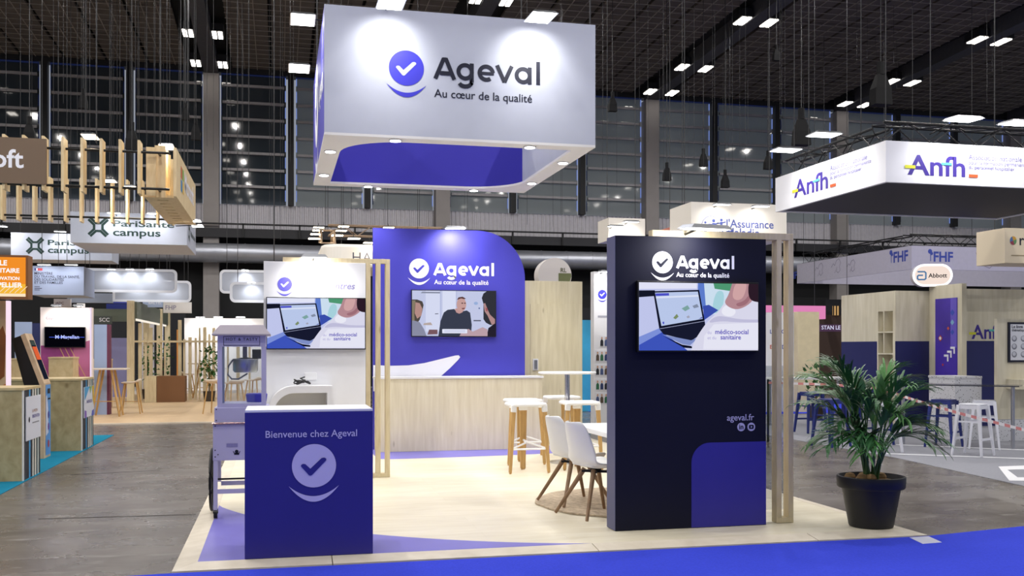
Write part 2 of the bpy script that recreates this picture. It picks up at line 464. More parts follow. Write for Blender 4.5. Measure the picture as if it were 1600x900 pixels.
# ------------------------------------------------------------------ setting: glazed end wall
WY = 41.5
def blind(name, color, tcol):
    m = bpy.data.materials.new(name); m.use_nodes = True
    nt = m.node_tree; nt.nodes.clear(); N = nt.nodes.new; L = nt.links.new
    d = N('ShaderNodeBsdfDiffuse'); d.inputs[0].default_value = lin(color)
    t = N('ShaderNodeBsdfTranslucent'); t.inputs[0].default_value = lin(tcol)
    g = N('ShaderNodeBsdfGlossy'); g.inputs['Roughness'].default_value = .04
    a = N('ShaderNodeAddShader'); mx = N('ShaderNodeMixShader'); mx.inputs[0].default_value = .10
    o = N('ShaderNodeOutputMaterial')
    L(d.outputs[0], a.inputs[0]); L(t.outputs[0], a.inputs[1]); L(a.outputs[0], mx.inputs[1]); L(g.outputs[0], mx.inputs[2]); L(mx.outputs[0], o.inputs[0])
    return m
BL_DARK = blind('dim_daylight_blind', '#31383e', '#3a4046')  # weaker daylight of the left bays is put into this darker colour
BL_LIGHT = blind('bright_daylight_blind', '#747878', '#93989a')  # same blinds, with the stronger daylight put into the colour
RAIL = pm('grey_glazing_rail', '#9a979a', .5, noise=.06)
MULL = pm('dark_mullion', '#1b1b1d', .6)
COLM = pm('grey_painted_column', '#8f8a88', .7, noise=.06, scale=2)
SLIT = em('daylight_slit', '#86a0f0', .75)
SLITD = em('dim_daylight_slit', '#4a5ca8', .10)
wall = struct(MB().box(-32, 48, WY + .3, WY + .5, 0, 7.4).build('wall_back', pm('dark_cladding', '#17181a', .8), origin=(0, WY, 0)))
MB().box(-32, 48, WY - .05, WY + .5, 12.66, 13.4).build('head_beam', MULL, wall)
cor = MB(); x = -30.; P = []
while x < 46:
    P += [(x, WY + .24), (x + .06, WY + .24), (x + .09, WY + .2), (x + .15, WY + .2)]; x += .18
nP = len(P)
cor.raw([(a, b_, z) for z in (6.36, 7.42) for a, b_ in P], [(i, i + 1, nP + i + 1, nP + i) for i in range(nP - 1)])
cor.build('corrugated_cladding', pm('corrugated_metal', '#bdbac0', .55, noise=.05), wall)
MB().box(-32, 48, WY - .5, WY + .3, 6.0, 6.36).build('walkway_edge', pm('charcoal_steel', '#26262a', .6), wall)
MB().box(-32, 48, WY - .6, WY - .5, 6.5, 6.56).build('walkway_rail', MULL, wall)
for k in range(34): MB().box(-30 + k * 2.2, -29.93 + k * 2.2, WY - .6, WY - .52, 6.0, 6.55).build('rail_post', MULL, wall)
dm = MB().cyl((-32, WY - .75, 5.35), (48, WY - .75, 5.35), .38, n=24)
for k in range(72): dm.cyl((-31 + k * 1.1, WY - .75, 5.35), (-30.96 + k * 1.1, WY - .75, 5.35), .395, n=24)
duct = dm.build('ventilation_duct', pm('galvanised_duct', '#a8abb4', .38, metal=.7, noise=.08, scale=2), smooth=True)
tag(duct, 'long galvanised ventilation duct along the end wall of the hall', 'duct')
railz = [12.18, 11.5, 10.83, 10.15, 9.47, 8.8, 8.13]
GX = [-14.95 + 3.1 * k + .0 for k in range(-1, 18)]     # mullion / column axes
GX = [-2.6 + 3.1 * k for k in range(-4, 14)]
nw = 0; nt_ = 20
rail_me = None
for k in range(len(GX) - 1):
    xa, xb = GX[k], GX[k + 1]; nw += 1
    ca = (k % 3 == 1); cb = ((k + 1) % 3 == 1)       # column at -2.6 + 9.3 n
    xa2, xb2 = xa + (.36 if ca else .2), xb - (.36 if cb else .2)
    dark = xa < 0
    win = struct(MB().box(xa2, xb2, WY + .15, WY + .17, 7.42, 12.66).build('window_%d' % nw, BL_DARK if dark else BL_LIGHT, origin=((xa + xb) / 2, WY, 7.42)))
    for z in railz:
        MB().box(xa2 + .06, xb2 - .06, WY + .02, WY + .12, z - .05, z + .05).build('rail', RAIL, win)
    for (xs, on) in ((xa2 + .02, True), (xb2 - .02, True)):
        sl = MB(); zz = 12.6
        for z in railz + [7.45]:
            sl.box(xs - .014, xs + .014, WY + .10, WY + .12, z + .13, zz); zz = z - .10
        bright = xs > (xa + xb) / 2 and xa > -3 or abs(xa - .5) < .1
        sl.build('daylight_gap', SLIT if bright else SLITD, win)
    MB().box(xa2, xb2, WY + .08, WY + .1, 12.6, 12.66).build('top_daylight_gap', SLITD, win)
    nt_ += 1
    if ca:
        struct(MB().box(xa - .3, xa + .3, WY - .35, WY + .3, 0, zc(WY) - .31).build('trim_%d' % nt_, COLM, origin=(xa, WY, 0)))
    else:
        struct(MB().box(xa - .12, xa + .12, WY - .05, WY + .3, 7.42, 12.66).build('trim_%d' % nt_, MULL, origin=(xa, WY, 7.42)))
struct(MB().box(-32.5, -32, -6, 42, 0, 14).build('wall_left', pm('dark_side_wall', '#2c2d30', .9), origin=(-32, 0, 0)))

# ------------------------------------------------------------------ brand mark drawn as vinyl
CHECK = [(-.30, -.0), (-.285, .035), (-.25, .05), (-.2, .045), (-.085, -.065), (.17, .175), (.23, .185), (.275, .16), (.275, .12), (-.05, -.215), (-.085, -.225), (-.12, -.21)]
def smile(cx, cy, k):
    up = [(cx + k * t * .57, cy + k * (-.70 + .24 * t * t)) for t in [i / 14 - 1 for i in range(29)]]
    lo = [(cx + k * t * .57, cy + k * (-.83 + .37 * abs(t) ** 2.0)) for t in [1 - i / 14 for i in range(29)]]
    return up + lo[1:-1]
def mark(fr, k, m, mc, parent, cx=0, cy=0, d=.004, ry=1):
    """round tick emblem over a smile stroke; k is the disc diameter"""
    o = MB().disc(fr, cx, cy, .5 * k, d, 48).build('emblem_disc', m, parent)
    MB().poly(fr, [(cx + a * k, cy + b * k) for a, b in CHECK], d + .003).build('emblem_tick', mc, o)
    MB().poly(fr, smile(cx, cy, k), d).build('emblem_smile', m, parent)
def word(fr, k, m, parent, cx=0, cy=0, sw=.115, d=.004):
    """the geometric word set to the right of the emblem, one mesh per letter"""
    b0 = -.25
    def S(strokes, thin=None):
        mb = MB()
        for i_, (pts, cl) in enumerate(strokes): mb.stroke(fr, [(cx + a * k, cy + (b0 + b) * k) for a, b in pts], (thin if thin and i_ else sw) * k, d + i_ * .0012, cl)
        mb.build('letter', m, parent)
    S([([(.85, 0), (1.10, .60)], False), ([(1.07, .60 - sw * .3), (1.18, .60 - sw * .3)], False), ([(1.15, .60), (1.40, 0)], False), ([(.98, .17), (1.30, .17)], False)])
    c = 1.72; r = .245 - sw / 2
    ring = lambda c_: [(c_ + (.255 - sw / 2) * math.cos(t), .25 + (.25 - sw / 2) * math.sin(t)) for t in [2 * math.pi * i / 32 for i in range(32)]]
    S([(ring(c), True), ([(c + .25 - sw / 2, .5), (c + .25 - sw / 2, -.05)], False), ([(c + .25 - sw / 2, -.05)] + arc(c, -.03, .25 - sw / 2, 0, -155, 14, .20 - sw / 2), False)])
    c = 2.34
    S([(arc(c, .25, .255 - sw / 2, 4, 308, 26, .25 - sw / 2), False), ([(c - .2, .24), (c + .225, .24)], False)], .09)
    S([([(2.66, .5), (2.88, .02)], False), ([(2.88, .02), (3.10, .5)], False)])
    c = 3.44
    S([(ring(c), True), ([(c + .255 - sw / 2, .5), (c + .255 - sw / 2, 0)], False)])
    S([([(3.89, 0), (3.89, .68)], False)])

# ------------------------------------------------------------------ spotlights
def flood(name, label, p, target, power, group=None, size=(.22, .14), arm_to=None, color=(1, .98, .96), lens=None, angle=80, blend=.8):
    """slim LED floodlight: housing, lens, arm and its own light"""
    p = Vector(p); t = Vector(target); n = (t - p).normalized()
    r = thing(name, label, 'spotlight', p, group)
    hz_ = V(n.x, n.y, 0); n0 = n.copy(); n = (hz_ * .06 + V(0, 0, -1)).normalized()
    side = n.cross(UP); side = side.normalized() if side.length > .05 else V(1, 0, 0)
    v = side.cross(n).normalized()
    sx, sy = size[0], size[1] * 1.7
    def quad(off, k):
        return [p + n * off + side * i * sx / 2 * k + v * j * sy / 2 * k for i, j in ((-1, -1), (1, -1), (1, 1), (-1, 1))]
    A, B = quad(-.035, .8), quad(0, 1)
    MB().raw(A + B, [(0, 3, 2, 1), (4, 5, 6, 7), (0, 1, 5, 4), (1, 2, 6, 5), (2, 3, 7, 6), (3, 0, 4, 7)]).build('housing', STEEL if sx > .15 else BLACKM, r)
    MB().raw(quad(.004, .9), [(0, 1, 2, 3)]).build('lens', lens or LAMPW, r)
    if arm_to is not None: MB().cyl(p - n * .03, arm_to, .010, n=8).build('arm', BLACKM, r)
    if power: point_light('SPOT', 'spotlight_beam', p + n * .03, t, power * SPOT, color, r, .05, angle, blend)
    return r
def cables(parent, pts, r=.008):
    for p in pts:
        p = Vector(p); MB().cyl(p, (p.x, p.y, zc(p.y)), r, n=5).build('suspension_cable', CABLE, parent)

# ================================================================== THE STAND
PX0, PX1, PY0, PY1, PZ = -.73, 5.32, 7.36, 16.6, .04
plat = thing('stand_platform', 'low stand platform covered in pale plank vinyl with violet curved corners', 'platform', (2.3, 12, 0))
MB().box(PX0 + .16, PX1 - .16, PY0 + .18, PY1, .001, PZ - .003).build('deck', PLANK, plat)
EDGE = wood('bleached_edge_board', '#e2d8c6', '#d3c8b4', (2, 2, 2), knots=False)
def ramp(a, b, ia, ib):     # outer edge on the floor rising to the inner edge
    mb = MB(); a, b, ia, ib = [Vector(p) for p in (a, b, ia, ib)]
    P = [a, b, ib, ia]; lo = [V(p.x, p.y, .001) for p in P]; hi = [V(a.x, a.y, .014), V(b.x, b.y, .014), V(ib.x, ib.y, PZ - .002), V(ia.x, ia.y, PZ - .002)]
    mb.raw(lo + hi, [(0, 3, 2, 1), (4, 5, 6, 7), (0, 1, 5, 4), (1, 2, 6, 5), (2, 3, 7, 6), (3, 0, 4, 7)])
    return mb.build('edge_board', EDGE, plat)
js = [PX0, .386, 2.42, 4.30, PX1]
for i in range(4):
    a, b = js[i] + (.004 if i else 0), js[i + 1] - (.004 if i < 3 else 0)
    ramp((a, PY0, 0), (b, PY0, 0), (a if i else a + .16, PY0 + .18, 0), (b if i < 3 else b - .16, PY0 + .18, 0))
ys = [PY0, 9.8, 12.4, PY1]
for i in range(3):
    a, b = ys[i], ys[i + 1] - .006
    ramp((PX0, b, 0), (PX0, a, 0), (PX0 + .16, b, 0), (PX0 + .16, a if i else a + .18, 0))
    ramp((PX1, a, 0), (PX1, b, 0), (PX1 - .16, a if i else a + .18, 0), (PX1 - .16, b, 0))
VIO = pm('violet_floor_vinyl', '#7a74c8', .42, noise=.03, scale=3)
C0, R0 = V(3.35, 11.6, 0), 4.17
def circ_pts(x0, x1, n=30):
    out = []
    a0, a1 = math.radians(193), math.radians(257)
    for i in range(n + 1):
        t = a0 + (a1 - a0) * i / n; out.append((max(PX0 + .161, C0.x + R0 * math.cos(t)), max(PY0 + .181, C0.y + R0 * math.sin(t))))
    return out
MB().slab([(PX0 + .161, PY0 + .181)] + circ_pts(0, 0)[::-1], PZ - .0025, PZ - .0015).build('violet_corner', VIO, plat)
MB().slab([(1.35, 14.0)] + [(1.35 + 2.9 * i / 16, 13.93 + .30 * (i / 16) ** 2) for i in range(1, 17)] + [(4.7, 14.5), (4.7, 15.3), (1.35, 15.3)], PZ - .0025, PZ - .0015).build('violet_bar_strip', VIO, plat)

# ---- welcome desk
DESKB = pm('deep_indigo_board', '#302b84', .5, noise=.02, scale=3)
desk = thing('welcome_desk', 'indigo welcome desk with white top and pale emblem near the front corner', 'desk', (.225, 7.83, PZ))
MB().box(-.24, .693, 7.535, 8.12, PZ, 1.112).build('body', DESKB, desk, bevel=.003)
MB().box(-.238, .691, 7.54, 8.118, 1.112, 1.13).build('desk_top', WHITE, desk, bevel=.002)
fr = Fr((0, 7.535, 0))
LOGOD = pm('muted_lilac_vinyl', '#cfc8ea', .55)
text('Bienvenue chez Ageval', LOGOD, desk, fr, -.092, .926, width=.666, bold=.006)
mark(fr, .322, LOGOD, DESKB, desk, .258, .712)

# ---- popcorn cart
LIL = pm('lilac_enamel', '#bdb9da', .4, noise=.03, scale=4)
LILD = pm('dim_lilac_roof', '#a8a0aa', .5, noise=.03)
cx, cy = -.325, 9.7
cart = thing('popcorn_cart', 'lilac popcorn cart with glass cabinet and large wheel behind the welcome desk', 'cart', (cx, cy, PZ))
mb = MB()
X0, X1, Y0, Y1 = -.54, -.112, 9.42, 9.86
mb.raw([(-.585, 9.36, 1.70), (-.07, 9.36, 1.70), (-.07, 9.92, 1.70), (-.585, 9.92, 1.70), (-.585, 9.36, 1.715), (-.07, 9.36, 1.715), (-.07, 9.92, 1.715), (-.585, 9.92, 1.715),
        (-.52, 9.45, 1.80), (-.135, 9.45, 1.80), (-.135, 9.83, 1.80), (-.52, 9.83, 1.80)],
       [(0, 3, 2, 1), (0, 1, 5, 4), (1, 2, 6, 5), (2, 3, 7, 6), (3, 0, 4, 7), (4, 5, 9, 8), (5, 6, 10, 9), (6, 7, 11, 10), (7, 4, 8, 11), (8, 9, 10, 11)])
mb.build('roof', LILD, cart, bevel=.004)
for xx in (X0 + .02, X1 - .02):
    for yy in (Y0 + .02, Y1 - .02): MB().box(xx - .02, xx + .02, yy - .02, yy + .02, 1.045, 1.70).build('corner_post', LIL, cart)
band = MB(); band.box(X0 + .04, X1 - .04, Y0, Y0 + .02, 1.60, 1.70).box(X0 + .04, X1 - .04, Y1 - .02, Y1, 1.60, 1.70).box(X0, X0 + .02, Y0 + .04, Y1 - .04, 1.60, 1.70).box(X1 - .02, X1, Y0 + .04, Y1 - .04, 1.60, 1.70)
sb = band.build('sign_band', LIL, cart)
fc = Fr((0, Y0, 0))
mb = MB()
for pts in ([(X0 + .055, 1.612), (X1 - .055, 1.612), (X1 - .055, 1.692), (X0 + .055, 1.692)],): mb.stroke(fc, pts, .004, .002, True)
mb.build('sign_border', INK, sb)
text('HOT & TASTY', INK, sb, fc, X0 + .075, 1.655, width=.28, bold=.01, d=.002, space=1.25)
GL = glass('cabinet_glass', '#f7f9fb', .06)
MB().box(X0 + .04, X1 - .04, Y0 + .006, Y0 + .010, 1.08, 1.60).build('front_pane', GL, cart)
MB().box(X0 + .006, X0 + .010, Y0 + .04, Y1 - .04, 1.08, 1.60).build('side_pane', GL, cart)
MB().box(X1 - .010, X1 - .006, Y0 + .04, Y1 - .04, 1.08, 1.60).build('side_pane', GL, cart)
MB().box(X0 + .04, X1 - .04, Y1 - .010, Y1 - .006, 1.08, 1.60).build('back_pane', GL, cart)
MB().box(X0 + .045, X0 + .062, Y0 + .012, Y0 + .022, 1.085, 1.595).build('pane_edge', STEEL, cart)
MB().box(X0 + .04, X1 - .04, Y0, Y1, 1.045, 1.08).build('cabinet_floor', LIL, cart)
k = MB().lathe([(.002, 1.36), (.10, 1.36), (.115, 1.38), (.115, 1.48), (.12, 1.485), (.02, 1.50), (.002, 1.50)], (-.30, 9.64, 0), 28).build('kettle', STEEL, cart, smooth=True)
MB().box(-.325, -.285, 9.62, 9.66, 1.5, 1.60).build('kettle_hanger', pm('grey_hanger', '#77727e', .4), k)
MB().tube([(-.41, 9.60, 1.48), (-.45, 9.58, 1.42), (-.455, 9.57, 1.34), (-.42, 9.56, 1.30), (-.36, 9.56, 1.30), (-.28, 9.57, 1.35)], .008).build('kettle_cord', pm('grey_cord', '#6c6f78', .5), k, smooth=True)
MB().cyl((-.24, 9.72, 1.53), (-.16, 9.72, 1.53), .045, n=14).build('cabinet_lamp', BLACK, cart)
MB().lathe([(.002, 1.081), (.09, 1.081), (.10, 1.15), (.092, 1.16), (.002, 1.162)], (-.20, 9.70, 0), 20).build('popcorn_scoop_bin', BLUE, cart, smooth=True)
BX0, BX1, BY0, BY1 = -.578, -.072, 9.40, 10.02
MB().box(BX0, BX1, BY0, BY1, .565, .905).build('cart_body', LIL, cart, bevel=.004)
MB().box(BX0 + .012, BX1 - .012, BY0 + .01, BY1 - .05, .905, 1.045).build('upper_base', LIL, cart, bevel=.004)
MB().cyl((BX0 - .005, BY0 - .012, .902), (BX1 + .005, BY0 - .012, .902), .009, n=10).build('chrome_rail', pm('copper_rail', '#a58a80', .25, metal=1), cart)
for xx in (BX0 + .022, BX1 - .022):
    for yy in (BY0 + .022, BY1 - .022):
        MB().box(xx - .018, xx + .018, yy - .018, yy + .018, .105 if yy < 9.6 else .30, .565).build('leg', LIL, cart)
for yy in (BY0 + .022, BY1 - .022): MB().box(BX0 + .04, BX1 - .04, yy - .012, yy + .012, .262, .302).build('cross_rail', LIL, cart)
for xx in (BX0 + .022, BX1 - .022):
    c = MB().cyl((xx - .016, BY0 + .022, .082), (xx + .016, BY0 + .022, .082), .04, n=18).build('caster', BLACK, cart)
    MB().box(xx - .022, xx + .022, BY0 + .01, BY0 + .035, .085, .125).build('caster_fork', BLACKM, c)
for xx in (BX0 - .035, BX1 + .035):
    cw = V(xx, 9.86, .34); tr = MB()
    tr.tube([cw + V(0, .285 * math.cos(t), .285 * math.sin(t)) for t in [2 * math.pi * i / 36 for i in range(36)]], .015, 8, True)
    wl = tr.build('wheel', BLACK, cart, smooth=True)
    sp = MB()
    for i in range(10):
        t = math.pi * i / 5; sp.cyl(cw, cw + V(0, .28 * math.cos(t), .28 * math.sin(t)), .004, n=5)
    sp.cyl(cw - V(.02, 0, 0), cw + V(.02, 0, 0), .025, n=12)
    sp.build('spokes', BLACKM, wl)
MB().cyl((BX0 - .035, 9.86, .34), (BX1 + .035, 9.86, .34), .009, n=8).build('axle', BLACKM, cart)
fb = Fr((0, BY0, 0))
mb = MB().rect(fb, -.46, -.36, .685, .72, .002); mb.build('body_plate', pm('violet_plate', '#8a86b4', .5), cart)
mb = MB().disc(fb, -.37, .645, .016, .002, 18); mb.rect(fb, -.392, -.348, .615, .632, .002); mb.stroke(fb, [(-.40, .648), (-.39, .628), (-.35, .628), (-.34, .648)], .006, .002); mb.build('crown_badge', INK, cart)
mb = MB()
for a, b in ((BX0 + .02, .88), (BX0 + .02, .60), (BX0 + .02, .66), (BX0 + .045, .62), (BX0 + .03, .93), (BX0 + .03, 1.03)): mb.disc(fb, a, b, .006, .0025, 10)
mb.build('screws', INK, cart)

# ---- laptop picture shared by two screens
def laptop_picture(fr, x0, x1, z0, z1, parent):
    W, Hh = x1 - x0, z1 - z0
    mb = MB(); lay = [0]
    def pg(h, pts):
        lay[0] += 1; mb.mat(scr(h)); mb.poly(fr, [(x0 + a * W, z0 + b * Hh) for a, b in pts], .002 + lay[0] * .0003)
    pg('#c3c9ef', [(0, 0), (1, 0), (1, 1), (0, 1)])
    pg('#e6e8fb', [(0, .9), (.48, .92), (.48, 1), (0, 1)])
    pg('#141728', [(0, .78), (.13, .80), (.13, .885), (0, .88)])
    pg('#5f7fd0', [(.48, .6), (.56, .62), (.55, 1), (.49, 1)])
    pg('#cfe2f3', [(.56, .55), (.8, .5), (.8, 1), (.54, 1)])
    pg('#a9d5e0', chaikin([(.60, .56), (.69, .56), (.72, .88), (.64, .9)]))
    pg('#4f9a74', [(.63, .92), (.76, .89), (.78, 1), (.62, 1)])
    pg('#3e55bd', [(0, .08), (.19, .27), (.38, .03), (.40, 0), (0, 0)])
    pg('#7f93dc', [(0, .2), (.17, .33), (.19, .27), (0, .08)])
    pg('#3a4fae', [(.54, .45), (.66, .60), (.58, .68), (.53, .66)])
    pg('#0f1226', [(.115, .87), (.498, .90), (.545, .44), (.165, .32)])
    pg('#bccbee', [(.13, .85), (.487, .875), (.528, .47), (.183, .36)])
    pg('#4b4fc9', [(.133, .838), (.245, .846), (.247, .81), (.136, .80)])
    pg('#dfe6fa', [(.137, .79), (.49, .825), (.494, .80), (.14, .765)])
    pg('#171a30', [(.165, .315), (.545, .435), (.555, .29), (.43, .14), (.2, .24)])
    pg('#8090c8', [(.19, .235), (.43, .15), (.50, .20), (.42, .075), (.355, .095)])
    pg('#0c0f22', [(.19, .22), (.355, .085), (.43, .065), (.45, .03), (.37, .04)])
    pg('#7ea6a2', [(.35, .62), (.40, .67), (.42, .62), (.38, .58)])
    pg('#7c8f66', [(.28, .48), (.31, .54), (.325, .50), (.30, .46)])
    pg('#8590a8', [(.44, .66), (.48, .69), (.495, .645), (.455, .625)])
    pg('#a6a6b8', [(.39, .50), (.41, .52), (.42, .49), (.40, .475)])
    pg('#5a64b0', [(.52, .5), (.528, .48), (.49, .465)])
    pg('#5057c8', [(.19, .42), (.205, .425), (.205, .39), (.195, .385)])
    sm = lambda h, pts: pg(h, [(min(1, max(0, a)), min(1, max(0, b))) for a, b in chaikin(pts, 3)])
    sm('#dcdbef', [(.40, -.2), (.44, .08), (.49, .24), (.57, .44), (.66, .58), (.72, .74), (.80, .66), (.88, .72), (1.1, .80), (1.2, .4), (1.2, -.2)])
    sm('#c3c1de', [(.56, .40), (.64, .52), (.74, .50), (.86, .46), (1.1, .47), (1.1, .42), (.82, .42), (.68, .44)])
    sm('#eeeefa', [(.68, .60), (.73, .70), (.82, .60), (.78, .50), (.70, .52)])
    sm('#b78b93', [(.70, .70), (.75, .84), (.79, 1.1), (.99, 1.1), (.97, .78), (.90, .66), (.80, .60)])
    sm('#d3a7a8', [(.77, .80), (.81, 1.05), (.91, 1.05), (.88, .80), (.82, .74)])
    sm('#a06f7a', [(.80, .70), (.88, .74), (.92, .84), (.94, .80), (.90, .69), (.83, .65)])
    sm('#2c1c28', [(.92, 1.1), (1.1, 1.1), (1.1, .74), (.97, .72), (.91, .80)])
    pg('#e9e9f8', [(.53, .02), (1, .02), (1, .42), (.62, .39), (.54, .22)])
    o = mb.build('screen_picture', None, parent)
    ink = scr('#6a62c4', .9); inkl = scr('#b1abe0', .9)
    t = .014
    text('du', inkl, parent, fr, x0 + .565 * W, z0 + .245 * Hh, height=.046 * Hh * 1.1, d=t, name='screen_text')
    text('médico-social', ink, parent, fr, x0 + .63 * W, z0 + .245 * Hh, width=.285 * W, bold=.02, d=t, name='screen_text')
    text('et du', inkl, parent, fr, x0 + .565 * W, z0 + .165 * Hh, height=.046 * Hh * 1.1, d=t, name='screen_text')
    text('sanitaire', ink, parent, fr, x0 + .675 * W, z0 + .165 * Hh, width=.175 * W, bold=.02, d=t, name='screen_text')
def television(label, fr, x0, x1, z0, z1, loc, bz=.012):
    r = thing('television', label, 'television', loc)
    MB().fbox(fr, x0, x1, z0, z1, .004, .05).build('casing', BLACK, r, bevel=.003)
    return r, Fr(fr.p(0, 0, .05), fr.x)

# ---- white display wall with timber slat frame
wp = thing('white_display_wall', 'white display wall with small indigo emblem and washed-out lettering', 'display wall', (.43, 12.05, PZ))
MB().box(-.167, 1.012, 11.94, 12.14, PZ, 2.60).build('panel', WHITE, wp, bevel=.003)
fr = Fr((0, 11.94, 0))
mark(fr, .165, pm('lavender_vinyl', '#6660c8', .5), WHITE, wp, .073, 2.335)
text('ntres', pm('glare_washed_lilac', '#8f8ab8', .5), wp, fr, .655, 2.287, width=.23, shear=.2, bold=.01)  # glare is put into the faint tone; the word's burnt-out start is left off
outl = MB().fbox(fr, .30, .44, 1.215, 1.30, 0, .012).build('power_outlet', WHITEP, wp, bevel=.003)
tv, f2 = television('wall screen with laptop picture on the white display wall', fr, -.138, 1.008, 1.572, 2.182, (.43, 11.93, 1.57))
laptop_picture(f2, -.128, .998, 1.584, 2.172, tv)
def slat_frame(label, x0, xs, x1, yf, ztop, zb, w=.055, dp=.095):
    r = thing('timber_slat_frame', label, 'timber frame', ((x0 + x1) / 2, yf, PZ))
    MB().box(x0, x1, yf, yf + dp, zb, ztop).build('top_beam', PINEW, r, bevel=.002)
    MB().box(xs[0], x1, yf, yf + dp, PZ, PZ + .045).build('bottom_plate', PINEW, r, bevel=.002)
    for x in xs: MB().box(x, x + w, yf, yf + dp, PZ + .045, zb).build('upright', PINEW, r, bevel=.002)
    return r
slat_frame('timber slat frame attached beside the white display wall', .05, (1.017, 1.137, 1.25), 1.305, 11.97, 2.655, 2.602, .055, .10)
lamp1 = flood('panel_floodlight', 'flat floodlight over the white display wall', (.40, 11.60, 2.625), (.42, 11.94, 2.35), 34, size=(.30, .10), arm_to=V(.40, 11.98, 2.625), angle=125)
# arched shelf + cable
sh = thing('arched_shelf', 'white shelf unit with one rounded shoulder in front of the white wall', 'shelf', (.25, 11.75, PZ))
fs = Fr((0, 11.6, 0))
outer = [(-.12, PZ), (.605, PZ), (.605, 1.155)] + arc(.18, .855, .30, 90, 180, 12)
inner = [(-.05, PZ + .08), (.545, PZ + .08), (.545, 1.075)] + arc(.18, .845, .23, 90, 180, 12)
m = MB(); n = len(outer); P = [fs.p(a, b, 0) for a, b in outer] + [fs.p(a, b, 0) for a, b in inner] + [fs.p(a, b, -.33) for a, b in outer] + [fs.p(a, b, -.33) for a, b in inner]
F = []
for i in range(n):
    j = (i + 1) % n
    F += [(i, j, n + j, n + i), (2 * n + i, 3 * n + i, 3 * n + j, 2 * n + j), (i, 2 * n + i, 2 * n + j, j), (n + i, n + j, 3 * n + j, 3 * n + i)]
m.raw(P, F).build('shell', WHITE, sh)
MB().prism(fs, inner, -.33, -.32).build('back_board', pm('shelf_back', '#c9c7bf', .6), sh)
MB().box(-.05, .545, 11.63, 11.92, .60, .62).build('inner_shelf', WHITE, sh)
cb = []
for i in range(90):
    t = i / 89 * 5.6 * math.pi; cb.append((.26 + (.085 - .002 * i / 9) * math.cos(t) + .03 * math.sin(.37 * t), 11.74 + .05 * math.sin(t), 1.166 + .018 * (1 + math.sin(1.7 * t)) + i * .0003))
cb += [(.29, 11.80, 1.215), (.25, 11.86, 1.235), (.30, 11.91, 1.25)]
tag(MB().tube(cb, .008, 6).build('coiled_cable', BLACK, smooth=True), 'coiled black power cable lying on top of the arched shelf', 'cable')

# ---- back wall, bar, cabinet
bw = thing('indigo_back_wall', 'tall indigo back wall with one rounded corner and white brand lettering', 'display wall', (2.6, 15.4, PZ))
fr = Fr((0, 15.3, 0))
MB().prism(fr, [(1.41, PZ), (3.80, PZ)] + arc(3.05, 2.68, .75, 0, 90, 16) + [(1.41, 3.43)], -.12, 0).build('panel', BLUE, bw)
k = .305
mark(fr, k, LOGOW, BLUE, bw, 2.115, 2.82)
word(fr, .303, LOGOW, bw, 2.099, 2.797, .138)
text('Au cœur de la qualité', LOGOW, bw, fr, 2.35, 2.583, width=.86, bold=.012)
up = [(1.412, 1.33), (1.7, 1.32), (1.95, 1.325), (2.2, 1.36), (2.45, 1.42), (2.68, 1.475), (2.735, 1.48), (2.76, 1.45), (2.73, 1.41), (2.6, 1.28), (2.45, 1.15), (2.2, 1.02), (1.9, .95), (1.412, .93)]
MB().poly(fr, up, .003).build('white_swoosh', LOGOW, bw)
tv2, f2 = television('wall screen showing a seated meeting on the indigo back wall', fr, 1.99, 3.325, 1.765, 2.49, (2.66, 15.28, 1.76))
